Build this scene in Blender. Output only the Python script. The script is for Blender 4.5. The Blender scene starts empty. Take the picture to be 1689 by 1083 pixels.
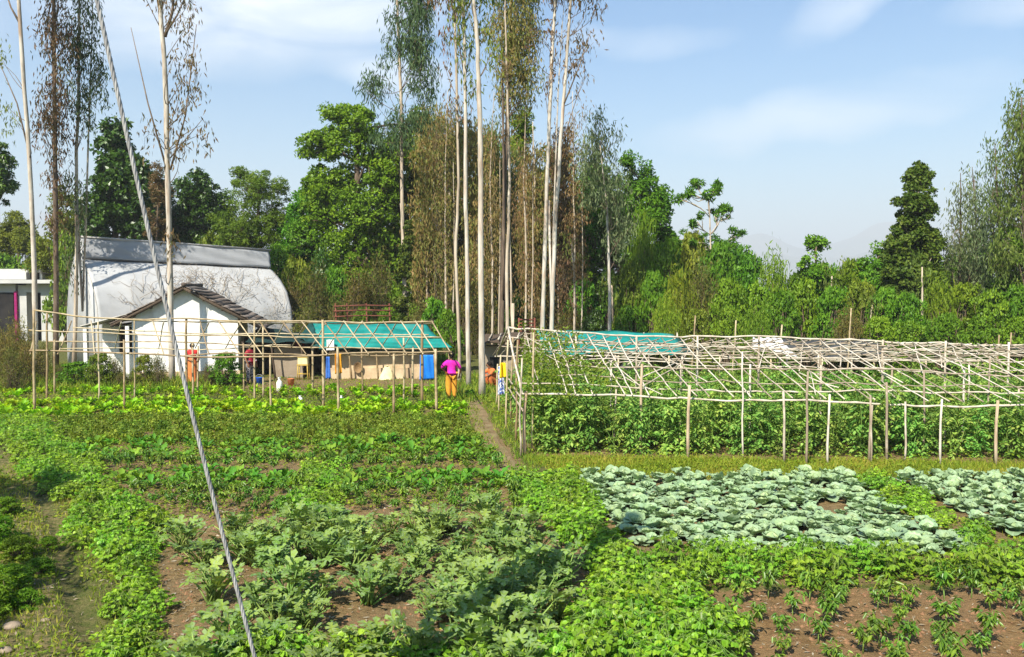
import bpy, bmesh, math, random
import numpy as np
from mathutils import Vector

SC = bpy.context.scene
C = SC.collection
rng = np.random.default_rng(11)
random.seed(11)
U = lambda a, b, n=None: rng.uniform(a, b, n)

# ------------------------------------------------------------------ camera geometry (photo pixels 1689 x 1083)
F, HC, YH, CX, CY = 1400.0, 3.6, 480.0, 844.5, 541.5
PITCH = math.atan((CY - YH) / F)
cP, sP = math.cos(PITCH), math.sin(PITCH)

def ray(x, y):
    a, b = (x - CX) / F, (CY - y) / F
    return np.array([a, cP + b * sP, -sP + b * cP])

def at(x, y, d):
    r = ray(x, y)
    return np.array([0, 0, HC]) + r * (d / r[1])

def gp(x, y, z=0.0):
    r = ray(x, y)
    t = (z - HC) / r[2]
    return np.array([r[0] * t, r[1] * t, z])

def gpoly(pts):
    return np.array([gp(x, y)[:2] for x, y in pts])

def inpoly(P, poly):
    x, y = P[:, 0], P[:, 1]
    r = np.zeros(len(P), bool)
    n = len(poly)
    for i in range(n):
        x1, y1 = poly[i]; x2, y2 = poly[(i + 1) % n]
        c = ((y1 > y) != (y2 > y))
        with np.errstate(divide='ignore', invalid='ignore'):
            r ^= c & (x < (x2 - x1) * (y - y1) / (y2 - y1) + x1)
    return r

def segdist(P, A, B):
    A, B = np.asarray(A), np.asarray(B)
    d = B - A
    t = np.clip(((P - A) @ d) / (d @ d), 0, 1)
    return np.linalg.norm(P - (A + t[:, None] * d), axis=1)

def linedist(P, pts):
    return np.min([segdist(P, pts[i], pts[i + 1]) for i in range(len(pts) - 1)], axis=0)

# ------------------------------------------------------------------ mesh builder
class MB:
    def __init__(s):
        s.V, s.n = [], 0
        s.Q, s.T, s.mq, s.mt = [], [], [], []
        s.v, s.u, s.t = [], [], []
    def add(s, V, Q=None, T=None, v=0.5, u=0.5, t=0.5, m=0):
        V = np.asarray(V, float)
        k = len(V)
        s.V.append(V)
        for L, val in ((s.v, v), (s.u, u), (s.t, t)):
            L.append(np.broadcast_to(np.asarray(val, float), (k,)))
        if Q is not None and len(Q):
            Q = np.asarray(Q, int) + s.n; s.Q.append(Q); s.mq.append(np.full(len(Q), m))
        if T is not None and len(T):
            T = np.asarray(T, int) + s.n; s.T.append(T); s.mt.append(np.full(len(T), m))
        s.n += k
    def mesh(s, name, mats, smooth=True):
        me = bpy.data.meshes.new(name)
        V = np.concatenate(s.V) if s.V else np.zeros((0, 3))
        Q = np.concatenate(s.Q) if s.Q else np.zeros((0, 4), int)
        T = np.concatenate(s.T) if s.T else np.zeros((0, 3), int)
        me.vertices.add(len(V)); me.vertices.foreach_set('co', V.astype('f').ravel())
        nl = Q.size + T.size
        me.loops.add(nl)
        me.loops.foreach_set('vertex_index', np.concatenate([Q.ravel(), T.ravel()]).astype('i'))
        nf = len(Q) + len(T)
        me.polygons.add(nf)
        st = np.concatenate([np.arange(len(Q)) * 4, Q.size + np.arange(len(T)) * 3]).astype('i')
        me.polygons.foreach_set('loop_start', st)
        mi = np.concatenate(s.mq + s.mt) if (s.mq or s.mt) else np.zeros(0)
        me.polygons.foreach_set('material_index', mi.astype('i'))
        me.polygons.foreach_set('use_smooth', np.full(nf, smooth))
        for nm, L in (('v', s.v), ('u', s.u), ('t', s.t)):
            a = me.attributes.new(nm, 'FLOAT', 'POINT')
            a.data.foreach_set('value', np.concatenate(L).astype('f') if L else np.zeros(0, 'f'))
        for m in (mats if isinstance(mats, (list, tuple)) else [mats]):
            me.materials.append(m)
        me.update(calc_edges=True)
        return me

def unit(a):
    a = np.asarray(a, float)
    return a / np.maximum(np.linalg.norm(a, axis=-1, keepdims=True), 1e-9)

def randdir(n):
    return unit(rng.normal(size=(n, 3)))

def leaves(mb, P, A, N, L, W, v=None, fold=0.18, m=0, six=False, wpos=0.42, curl=0.0):
    """many leaves: P base points, A axes, N rough normals"""
    n = len(P)
    if n == 0: return
    A = unit(A); S = unit(np.cross(A, N)); N = unit(np.cross(S, A))
    L = np.broadcast_to(np.asarray(L, float), (n,))[:, None]
    W = np.broadcast_to(np.asarray(W, float), (n,))[:, None] * 0.5
    v = U(0, 1, n) if v is None else np.broadcast_to(v, (n,))
    if not six:
        V = np.stack([P, P + A * L * wpos + S * W + N * W * fold, P + A * L - N * L * curl, P + A * L * wpos - S * W + N * W * fold], 1)
        V = V.reshape(-1, 3)
        q = np.arange(n)[:, None] * 4 + np.array([0, 1, 2, 3])
        mb.add(V, q, v=np.repeat(v, 4), u=np.tile([.5, 0, .5, 1], n), t=np.tile([0, wpos, 1, wpos], n), m=m)
    else:
        V = np.stack([P,
                      P + A * L * .28 + S * W * .85 + N * W * fold,
                      P + A * L * .65 + S * W * .8 + N * (W * fold - L * curl * .4),
                      P + A * L - N * L * curl,
                      P + A * L * .65 - S * W * .8 + N * (W * fold - L * curl * .4),
                      P + A * L * .28 - S * W * .85 + N * W * fold], 1).reshape(-1, 3)
        b = np.arange(n)[:, None] * 6
        q = np.concatenate([b + np.array([0, 1, 2, 3]), b + np.array([0, 3, 4, 5])])
        mb.add(V, q, v=np.repeat(v, 6), u=np.tile([.5, 0, 0, .5, 1, 1], n), t=np.tile([0, .28, .65, 1, .65, .28], n), m=m)

def tube(mb, pts, rad, sides=6, m=0, v=None, cap=True):
    pts = np.asarray(pts, float); k = len(pts)
    rad = np.broadcast_to(np.asarray(rad, float), (k,))
    d = unit(np.gradient(pts, axis=0))
    ref = np.array([0, 1., 0]) if abs(d[0][1]) < .8 else np.array([1., 0, 0])
    a = unit(np.cross(d, ref)); b = np.cross(d, a)
    th = np.arange(sides) * 2 * math.pi / sides
    V = pts[:, None] + rad[:, None, None] * (np.cos(th)[None, :, None] * a[:, None] + np.sin(th)[None, :, None] * b[:, None])
    i = np.arange(k - 1)[:, None] * sides; j = np.arange(sides)[None]
    j2 = (j + 1) % sides
    Q = np.stack([i + j, i + j2, i + sides + j2, i + sides + j], -1).reshape(-1, 4)
    Vf = V.reshape(-1, 3)
    T = None
    if cap:
        Vf = np.concatenate([Vf, pts[[0, -1]]])
        n0, n1 = k * sides, k * sides + 1
        jj = np.arange(sides); j2 = (jj + 1) % sides
        T = np.concatenate([np.stack([np.full(sides, n0), j2, jj], 1),
                            np.stack([np.full(sides, n1), (k - 1) * sides + jj, (k - 1) * sides + j2], 1)])
    ln = np.concatenate([[0], np.cumsum(np.linalg.norm(np.diff(pts, axis=0), axis=1))])
    t = np.repeat(ln, sides)
    if cap: t = np.concatenate([t, [0, ln[-1]]])
    mb.add(Vf, Q, T, v=(random.random() if v is None else v), u=0.5, t=t, m=m)

def box(mb, c, s, rz=0.0, m=0, v=None, rx=0.0):
    sx, sy, sz = np.asarray(s) / 2
    V = np.array([[x, y, z] for x in (-sx, sx) for y in (-sy, sy) for z in (-sz, sz)])
    if rx: 
        cr, sr = math.cos(rx), math.sin(rx); V = V @ np.array([[1, 0, 0], [0, cr, sr], [0, -sr, cr]])
    cr, sr = math.cos(rz), math.sin(rz)
    V = V @ np.array([[cr, sr, 0], [-sr, cr, 0], [0, 0, 1]]) + np.asarray(c)
    Q = [[0, 1, 3, 2], [4, 6, 7, 5], [0, 4, 5, 1], [2, 3, 7, 6], [0, 2, 6, 4], [1, 5, 7, 3]]
    mb.add(V, Q, v=random.random() if v is None else v, m=m)

def grid_sheet(mb, fn, nu, nv, m=0, v=0.5, thick=0.0):
    """fn(u,v)->(...,3) surface; optional thickness along its normal"""
    uu, vv = np.meshgrid(np.linspace(0, 1, nu), np.linspace(0, 1, nv), indexing='ij')
    P = fn(uu.ravel(), vv.ravel())
    i = np.arange(nu - 1)[:, None] * nv; j = np.arange(nv - 1)[None]
    Q = np.stack([i + j, i + nv + j, i + nv + j + 1, i + j + 1], -1).reshape(-1, 4)
    if thick:
        G = P.reshape(nu, nv, 3)
        N = unit(np.cross(np.gradient(G, axis=0), np.gradient(G, axis=1))).reshape(-1, 3)
        P2 = P - N * thick
        k = len(P)
        e = []
        idx = np.arange(k).reshape(nu, nv)
        for ring in (idx[0], idx[-1][::-1], idx[:, -1], idx[:, 0][::-1]):
            e.append(np.stack([ring[:-1], ring[1:], ring[1:] + k, ring[:-1] + k], 1))
        mb.add(np.concatenate([P, P2]), np.concatenate([Q, Q[:, ::-1] + k] + e), v=v, u=np.tile(uu.ravel(), 2), t=np.tile(vv.ravel(), 2), m=m)
    else:
        mb.add(P, Q, v=v, u=uu.ravel(), t=vv.ravel(), m=m)

def ball(mb, c, r, nu=12, nv=8, m=0, v=.5, noise=0.0):
    r = np.broadcast_to(np.asarray(r, float), (3,))
    def fn(u, w):
        th, ph = u * 2 * math.pi, w * math.pi
        k = 1 + noise * np.sin(3 * th + 5 * ph)
        return np.stack([np.cos(th) * np.sin(ph) * r[0] * k, np.sin(th) * np.sin(ph) * r[1] * k, np.cos(ph) * r[2]], -1) + np.asarray(c)
    grid_sheet(mb, fn, nu + 1, nv + 1, m=m, v=v)

# ------------------------------------------------------------------ objects
def tag(o, label=None, cat=None, group=None, kind=None):
    if label: o['label'] = label
    if cat: o['category'] = cat
    if group: o['group'] = group
    if kind: o['kind'] = kind
    return o

def link(name, me, parent=None, loc=None):
    o = bpy.data.objects.new(name, me); C.objects.link(o)
    if parent is not None: o.parent = parent
    if loc is not None: o.location = [float(q) for q in loc]
    return o

def thing(name, label, cat, loc=(0, 0, 0), group=None, rz=0.0):
    o = link(name, None, loc=loc)
    o.empty_display_size = .2
    o.rotation_euler[2] = rz
    return tag(o, label, cat, group)

# parts are modelled in world coordinates; local() shifts the builder to its thing's base
def part(name, mb, mats, parent, label=None, smooth=True):
    L = Vector(parent.location) if parent.parent is None else Vector((0, 0, 0))
    root = parent
    while root.parent: root = root.parent
    base = np.array(root.location)
    mb.V = [a - base for a in mb.V]
    o = link(name, mb.mesh(name, mats, smooth), parent)
    if label: o['label'] = label
    return o

# ------------------------------------------------------------------ materials
def newmat(name):
    m = bpy.data.materials.new(name); m.use_nodes = True
    nt = m.node_tree; nt.nodes.clear()
    out = nt.nodes.new('ShaderNodeOutputMaterial')
    return m, nt, out

def nd(nt, t, **kw):
    n = nt.nodes.new(t)
    for k, val in kw.items(): setattr(n, k, val)
    return n

def ramp(nt, fac, cols, pos=None):
    r = nd(nt, 'ShaderNodeValToRGB')
    e = r.color_ramp.elements
    n = len(cols)
    while len(e) < n: e.new(.5)
    for i, c in enumerate(cols):
        e[i].position = pos[i] if pos else i / max(n - 1, 1)
        e[i].color = (*c, 1)
    nt.links.new(fac, r.inputs[0])
    return r.outputs[0]

def mix(nt, fac, a, b, mode='MIX'):
    n = nd(nt, 'ShaderNodeMix', data_type='RGBA', blend_type=mode)
    for sock, val in ((n.inputs[0], fac), (n.inputs[6], a), (n.inputs[7], b)):
        if isinstance(val, (int, float)): sock.default_value = val
        elif isinstance(val, tuple): sock.default_value = (*val, 1)
        else: nt.links.new(val, sock)
    return n.outputs[2]

def math_(nt, op, a, b=0.0, clamp=False):
    n = nd(nt, 'ShaderNodeMath', operation=op, use_clamp=clamp)
    for i, val in enumerate((a, b)):
        if isinstance(val, (int, float)): n.inputs[i].default_value = val
        else: nt.links.new(val, n.inputs[i])
    return n.outputs[0]

def attr(nt, nm): return nd(nt, 'ShaderNodeAttribute', attribute_name=nm).outputs['Fac']

def noise(nt, scale, detail=4, coord='Object', rough=.55, vec=None, dist=0.0):
    if vec is None:
        vec = nd(nt, 'ShaderNodeTexCoord').outputs[coord]
    n = nd(nt, 'ShaderNodeTexNoise')
    n.inputs['Scale'].default_value = scale; n.inputs['Detail'].default_value = detail
    n.inputs['Roughness'].default_value = rough; n.inputs['Distortion'].default_value = dist
    nt.links.new(vec, n.inputs['Vector'])
    return n.outputs[0]

def leaf_mat(name, cols, trans=.3, rough=.55, spec=.18, vein=None, mott=None, ovar=.36):
    m, nt, out = newmat(name)
    L = nt.links.new
    col = ramp(nt, attr(nt, 'v'), cols)
    if vein:
        a = math_(nt, 'ABSOLUTE', math_(nt, 'SUBTRACT', attr(nt, 'u'), .5))
        f = math_(nt, 'SUBTRACT', 1, math_(nt, 'MULTIPLY', a, 12), True)
        rib = math_(nt, 'SINE', math_(nt, 'ADD', math_(nt, 'MULTIPLY', attr(nt, 't'), 42), math_(nt, 'MULTIPLY', a, -22)))
        rib = math_(nt, 'MULTIPLY', math_(nt, 'SUBTRACT', rib, .75, True), 1.6)
        f = math_(nt, 'MAXIMUM', f, rib)
        col = mix(nt, math_(nt, 'MULTIPLY', f, .38), col, vein)
    if mott:
        f = ramp(nt, noise(nt, mott[1], 3), [(0, 0, 0), (1, 1, 1)], [.45, .62])
        col = mix(nt, math_(nt, 'MULTIPLY', f, mott[2]), col, mott[0])
    oi = nd(nt, 'ShaderNodeObjectInfo').outputs['Random']
    hs = nd(nt, 'ShaderNodeHueSaturation')
    L(col, hs.inputs['Color'])
    L(math_(nt, 'ADD', math_(nt, 'MULTIPLY', oi, ovar), 1 - ovar / 2), hs.inputs['Value'])
    oi2 = math_(nt, 'FRACT', math_(nt, 'MULTIPLY', oi, 17.3))
    L(math_(nt, 'ADD', math_(nt, 'MULTIPLY', oi2, .03 * ovar / .25), .5 - .015 * ovar / .25), hs.inputs['Hue'])
    col = hs.outputs[0]
    p = nd(nt, 'ShaderNodeBsdfPrincipled')
    L(col, p.inputs['Base Color']); p.inputs['Roughness'].default_value = rough
    p.inputs['Specular IOR Level'].default_value = spec
    t = nd(nt, 'ShaderNodeBsdfTranslucent')
    L(mix(nt, 1.0, col, (1.25, 1.2, .45), 'MULTIPLY'), t.inputs['Color'])
    mx = nd(nt, 'ShaderNodeMixShader'); mx.inputs[0].default_value = trans
    L(p.outputs[0], mx.inputs[1]); L(t.outputs[0], mx.inputs[2]); L(mx.outputs[0], out.inputs[0])
    return m

def solid_mat(name, cols, scale=3.0, rough=.8, bump=.3, bscale=None, stretch=None, spec=.2, pos=None, vmix=0.0, trans=0.0, coord='Object', detail=6, stain=None):
    m, nt, out = newmat(name)
    L = nt.links.new
    vec = nd(nt, 'ShaderNodeTexCoord').outputs[coord]
    if stretch:
        mp = nd(nt, 'ShaderNodeMapping'); mp.inputs['Scale'].default_value = stretch
        L(vec, mp.inputs[0]); vec = mp.outputs[0]
    f = noise(nt, scale, detail, vec=vec)
    if vmix:
        f = math_(nt, 'ADD', f, math_(nt, 'MULTIPLY', math_(nt, 'SUBTRACT', attr(nt, 'v'), .5), vmix))
    col = ramp(nt, f, cols, pos or ([.3 + .4 * i / max(1, len(cols) - 1) for i in range(len(cols))]))
    if stain:
        sf = ramp(nt, noise(nt, stain[1], 5, vec=vec, dist=.6), [(0, 0, 0), (1, 1, 1)], [.5, .68])
        col = mix(nt, math_(nt, 'MULTIPLY', sf, stain[2]), col, stain[0])
    p = nd(nt, 'ShaderNodeBsdfPrincipled')
    L(col, p.inputs['Base Color']); p.inputs['Roughness'].default_value = rough
    p.inputs['Specular IOR Level'].default_value = spec
    if bump:
        b = nd(nt, 'ShaderNodeBump'); b.inputs['Strength'].default_value = bump; b.inputs['Distance'].default_value = .03
        L(noise(nt, bscale or scale * 4, 5, vec=vec), b.inputs['Height']); L(b.outputs[0], p.inputs['Normal'])
    if trans:
        t = nd(nt, 'ShaderNodeBsdfTranslucent'); L(col, t.inputs['Color'])
        mx = nd(nt, 'ShaderNodeMixShader'); mx.inputs[0].default_value = trans
        L(p.outputs[0], mx.inputs[1]); L(t.outputs[0], mx.inputs[2]); L(mx.outputs[0], out.inputs[0])
    else:
        L(p.outputs[0], out.inputs[0])
    return m

M = {}
# foliage
M['euc_green'] = leaf_mat('eucalypt_leaf', [(0.065, 0.096, 0.018), (0.131, 0.179, 0.033), (0.233, 0.268, 0.055)], .3)
M['euc_dark'] = leaf_mat('eucalypt_leaf_dense', [(0.028, 0.054, 0.023), (0.065, 0.108, 0.039), (0.14, 0.184, 0.069)], .25)
M['euc_red'] = leaf_mat('eucalypt_leaf_dry', [(0.063, 0.077, 0.026), (0.135, 0.099, 0.039), (0.225, 0.126, 0.065), (0.108, 0.117, 0.034)], .25)
M['euc_brown'] = leaf_mat('eucalypt_leaf_brown', [(0.096, 0.132, 0.028), (0.156, 0.187, 0.039), (0.264, 0.176, 0.061), (0.168, 0.209, 0.044), (0.348, 0.231, 0.088)], .3)
M['euc_rust'] = leaf_mat('eucalypt_leaf_rust', [(.13, .13, .045), (.24, .15, .06), (.34, .20, .09), (.20, .18, .06), (.42, .29, .15)], .35)
M['euc_grey'] = leaf_mat('eucalypt_leaf_grey', [(0.064, 0.102, 0.043), (0.13, 0.176, 0.075), (0.221, 0.27, 0.118)], .28)
M['mistle'] = leaf_mat('bright_clump_leaf', [(0.087, 0.13, 0.012), (0.165, 0.216, 0.022), (0.243, 0.281, 0.037)], .4)
M['broad_dark'] = leaf_mat('broad_leaf_dark', [(0.022, 0.06, 0.006), (0.048, 0.113, 0.009), (0.095, 0.187, 0.013)], .25, .4, .45)
M['broad_mid'] = leaf_mat('broad_leaf_green', [(0.047, 0.121, 0.009), (0.103, 0.225, 0.014), (0.191, 0.331, 0.019)], .33, .45)
M['olive'] = leaf_mat('feathery_leaf', [(0.079, 0.13, 0.014), (0.162, 0.225, 0.02), (0.259, 0.309, 0.034)], .35)
M['bright'] = leaf_mat('bright_bush_leaf', [(0.065, 0.137, 0.009), (0.128, 0.236, 0.013), (0.221, 0.334, 0.022)], .38)
M['bamboo_leaf'] = leaf_mat('bamboo_leaf', [(0.077, 0.137, 0.011), (0.169, 0.247, 0.016), (0.298, 0.356, 0.032)], .38)
M['scrub'] = leaf_mat('scrub_leaf', [(0.049, 0.076, 0.012), (0.107, 0.119, 0.022), (0.165, 0.13, 0.031), (0.097, 0.151, 0.022)], .3)
M['ivy'] = leaf_mat('ivy_leaf', [(0.033, 0.064, 0.007), (0.078, 0.117, 0.012), (0.156, 0.18, 0.024)], .28)
M['weed_dry'] = leaf_mat('dry_weed_leaf', [(0.068, 0.086, 0.016), (0.146, 0.13, 0.028), (0.214, 0.173, 0.043), (0.097, 0.14, 0.019)], .3)
M['tomato'] = leaf_mat('tomato_leaf', [(0.072, 0.156, 0.027), (0.141, 0.294, 0.046), (0.239, 0.41, 0.072), (0.341, 0.428, 0.09)], .3)
M['vine'] = leaf_mat('gourd_leaf', [(0.099, 0.166, 0.018), (0.172, 0.25, 0.024), (0.283, 0.332, 0.041)], .4)
M['cabbage'] = leaf_mat('cabbage_leaf', [(0.178, 0.274, 0.153), (0.23, 0.337, 0.185), (0.276, 0.393, 0.211), (0.319, 0.422, 0.171)], .14, .5, .4, vein=(.46, .52, .34), ovar=.2)
M['zuc'] = leaf_mat('courgette_leaf', [(0.095, 0.173, 0.021), (0.164, 0.261, 0.035), (0.243, 0.335, 0.052)], .25, .6, .2, mott=((.27, .35, .22), 30, .5), ovar=.2)
M['stem_green'] = leaf_mat('green_stem', [(0.117, 0.216, 0.037), (0.194, 0.302, 0.062), (0.253, 0.346, 0.086)], .1)
M['bean'] = leaf_mat('bean_leaf', [(0.115, 0.241, 0.014), (0.209, 0.39, 0.022), (0.331, 0.515, 0.035)], .36, .45, .35)
M['hedge_bean'] = leaf_mat('bushy_crop_leaf', [(0.101, 0.218, 0.016), (0.176, 0.332, 0.023), (0.295, 0.45, 0.035)], .34)
M['pepper'] = leaf_mat('pepper_leaf', [(0.059, 0.141, 0.013), (0.118, 0.234, 0.021), (0.216, 0.334, 0.033)], .3, .35, .45)
M['lettuce'] = leaf_mat('lettuce_leaf', [(0.163, 0.346, 0.009), (0.257, 0.466, 0.014), (0.392, 0.572, 0.024)], .36, .45)
M['spinach'] = leaf_mat('spinach_leaf', [(0.063, 0.165, 0.012), (0.114, 0.268, 0.019), (0.208, 0.364, 0.028)], .3, .4, .4)
M['herb'] = leaf_mat('herb_leaf', [(0.097, 0.161, 0.019), (0.166, 0.255, 0.026), (0.271, 0.339, 0.041)], .33)
M['grass'] = leaf_mat('grass_blade', [(0.097, 0.168, 0.013), (0.175, 0.271, 0.02), (0.318, 0.332, 0.041), (0.477, 0.394, 0.074)], .33)
M['cover'] = leaf_mat('ground_weed', [(0.097, 0.177, 0.012), (0.174, 0.286, 0.019), (0.292, 0.369, 0.03)], .35)
M['creeper_leaf'] = leaf_mat('dry_creeper_leaf', [(.25, .19, .13), (.36, .29, .21), (.45, .38, .3)], .3)
# woods
M['bark_white'] = solid_mat('white_bark', [(.27, .22, .17), (.43, .38, .31), (.55, .50, .43)], 2.2, .75, .25, stretch=(3, 3, .5), pos=[.32, .46, .6], stain=((.34, .2, .12), 1.6, .55))
M['bark_pale'] = solid_mat('pale_bark', [(.26, .19, .13), (.44, .36, .27), (.56, .48, .38)], 2.2, .8, .25, stretch=(3, 3, .5))
M['bark_dark'] = solid_mat('dark_bark', [(.06, .045, .035), (.12, .085, .06), (.19, .14, .10)], 3, .9, .4, stretch=(3, 3, .6))
M['twig'] = solid_mat('dry_twig', [(.13, .09, .06), (.22, .16, .11)], 5, .9, 0)
M['creeper_dry'] = solid_mat('dry_creeper_stem', [(.22, .17, .12), (.34, .28, .21)], 5, .9, 0)
M['bamboo'] = solid_mat('yellow_bamboo', [(.25, .175, .09), (.39, .30, .17), (.51, .42, .27)], 5, .5, .1, vmix=.5, spec=.35)
M['bamboo_grey'] = solid_mat('weathered_bamboo', [(.27, .21, .15), (.46, .39, .30), (.60, .53, .44)], 5, .7, .1, vmix=.5)
M['post_wood'] = solid_mat('post_wood', [(.26, .17, .10), (.40, .29, .19), (.5, .4, .28)], 4, .85, .3, stretch=(4, 4, .6), vmix=.3)
SKY_SAT, SKY_VAL = 1.6, .685
VEIL, CLOUD = (3.2, 4.2, 4.75), (6.25, 6.45, 6.6)
EXPO = 1.2
HAZE = 0.00042
# ================================================================== camera, light, sky
cam = bpy.data.cameras.new('camera'); co = bpy.data.objects.new('camera', cam); C.objects.link(co)
cam.sensor_width = 36; cam.lens = 36 * F / 1689; cam.clip_start = .05; cam.clip_end = 30000
co.location = (0, 0, HC); co.rotation_euler = (math.pi / 2 - PITCH, 0, 0)
SC.camera = co

SUN_EL = math.radians(44.5)
SH = unit(np.array([.47, .88]))                      # direction in which shadows fall on the ground
sun = bpy.data.lights.new('sun', 'SUN'); so = bpy.data.objects.new('sun', sun); C.objects.link(so)
sun.energy = 5.0; sun.angle = math.radians(.53); sun.color = (1, .94, .82)
to_sun = Vector((-SH[0] * math.cos(SUN_EL), -SH[1] * math.cos(SUN_EL), math.sin(SUN_EL)))
so.rotation_euler = to_sun.to_track_quat('Z', 'Y').to_euler()
so.location = (-20, -20, 30)

w = bpy.data.worlds.new('World'); SC.world = w; w.use_nodes = True
nt = w.node_tree; nt.nodes.clear(); L = nt.links.new
sky = nd(nt, 'ShaderNodeTexSky', sky_type='NISHITA')
sky.sun_disc = False; sky.sun_elevation = SUN_EL
sky.sun_rotation = math.atan2(to_sun.x, to_sun.y)
sky.air_density = 1.0; sky.dust_density = 1.1; sky.ozone_density = 1.6; sky.altitude = 350
tc = nd(nt, 'ShaderNodeTexCoord').outputs['Generated']
sep = nd(nt, 'ShaderNodeSeparateXYZ'); L(tc, sep.inputs[0])
az = math_(nt, 'ARCTAN2', sep.outputs[0], sep.outputs[1]); el = math_(nt, 'ARCSINE', sep.outputs[2])
cmb = nd(nt, 'ShaderNodeCombineXYZ'); L(math_(nt, 'MULTIPLY', az, 5.0), cmb.inputs[0]); L(math_(nt, 'MULTIPLY', el, 17.0), cmb.inputs[1])
n1 = noise(nt, 1.0, 7, vec=cmb.outputs[0], rough=.55, dist=.7)
n1 = ramp(nt, n1, [(0, 0, 0), (1, 1, 1)], [.25, .62])
wc = nd(nt, 'ShaderNodeCombineXYZ'); L(math_(nt, 'MULTIPLY', az, 9.0), wc.inputs[0]); L(math_(nt, 'MULTIPLY', el, 9.0), wc.inputs[1])
wob = math_(nt, 'SUBTRACT', noise(nt, 1.0, 3, vec=wc.outputs[0]), .5)
tot = None
D2R = math.pi / 180
# thin clouds: (azimuth, elevation, half width, half height, tilt, strength) in degrees
for a0, e0, ra, re, ti, st in [(-17, 18.0, 15, 5.0, .10, 1.0), (-24, 22, 12, 6, 0, .9), (-9, 14.5, 7, 2.0, -.18, .6), (8.5, 16.0, 7, 1.1, -.05, .3), (23, 18.5, 6, 2.2, .5, .5),
                           (35, 17.0, 9, 2.0, .15, .5), (20, 11.0, 12, 2.0, .10, .5), (-36, 16, 8, 5, 0, .4), (2, 24, 25, 3, 0, .5), (-60, 20, 20, 8, 0, .6), (70, 18, 25, 6, .1, .5)]:
    da = math_(nt, 'SUBTRACT', az, a0 * D2R); de = math_(nt, 'SUBTRACT', el, e0 * D2R)
    de = math_(nt, 'ADD', math_(nt, 'SUBTRACT', de, math_(nt, 'MULTIPLY', da, ti)), math_(nt, 'MULTIPLY', wob, .05))
    q = math_(nt, 'ADD', math_(nt, 'POWER', math_(nt, 'ABSOLUTE', math_(nt, 'DIVIDE', da, ra * D2R)), 2.0), math_(nt, 'POWER', math_(nt, 'ABSOLUTE', math_(nt, 'DIVIDE', de, re * D2R)), 2.0))
    g = math_(nt, 'MULTIPLY', math_(nt, 'SUBTRACT', 1.0, q, True), st)
    tot = g if tot is None else math_(nt, 'MAXIMUM', tot, g)
fac = math_(nt, 'MULTIPLY', tot, math_(nt, 'ADD', math_(nt, 'MULTIPLY', n1, .8), .2), True)
# white veil near the horizon
veil = math_(nt, 'POWER', math_(nt, 'SUBTRACT', 1.0, math_(nt, 'MULTIPLY', math_(nt, 'MAXIMUM', el, 0.0), 2.4), True), 3.0)
hs = nd(nt, 'ShaderNodeHueSaturation'); L(sky.outputs[0], hs.inputs['Color']); hs.inputs['Saturation'].default_value = SKY_SAT; hs.inputs['Value'].default_value = SKY_VAL
col = mix(nt, math_(nt, 'MULTIPLY', veil, .5), mix(nt, 1.0, hs.outputs[0], (.87, 1.2, 1.15), 'MULTIPLY'), VEIL)
col = mix(nt, math_(nt, 'MULTIPLY', fac, .97), col, CLOUD)
bg = nd(nt, 'ShaderNodeBackground'); bg.inputs['Strength'].default_value = .1
L(col, bg.inputs['Color'])
wo = nd(nt, 'ShaderNodeOutputWorld'); L(bg.outputs[0], wo.inputs[0])

SC.view_settings.view_transform = 'Standard'; SC.view_settings.look = 'None'
SC.view_settings.exposure = EXPO; SC.view_settings.gamma = 1
SC.render.engine = 'CYCLES'
SC.cycles.use_denoising = True
SC.cycles.max_bounces = 6; SC.cycles.diffuse_bounces = 3; SC.cycles.transmission_bounces = 3; SC.cycles.glossy_bounces = 2
SC.cycles.transparent_max_bounces = 8; SC.cycles.volume_bounces = 0
SC.cycles.caustics_reflective = False; SC.cycles.caustics_refractive = False

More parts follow.
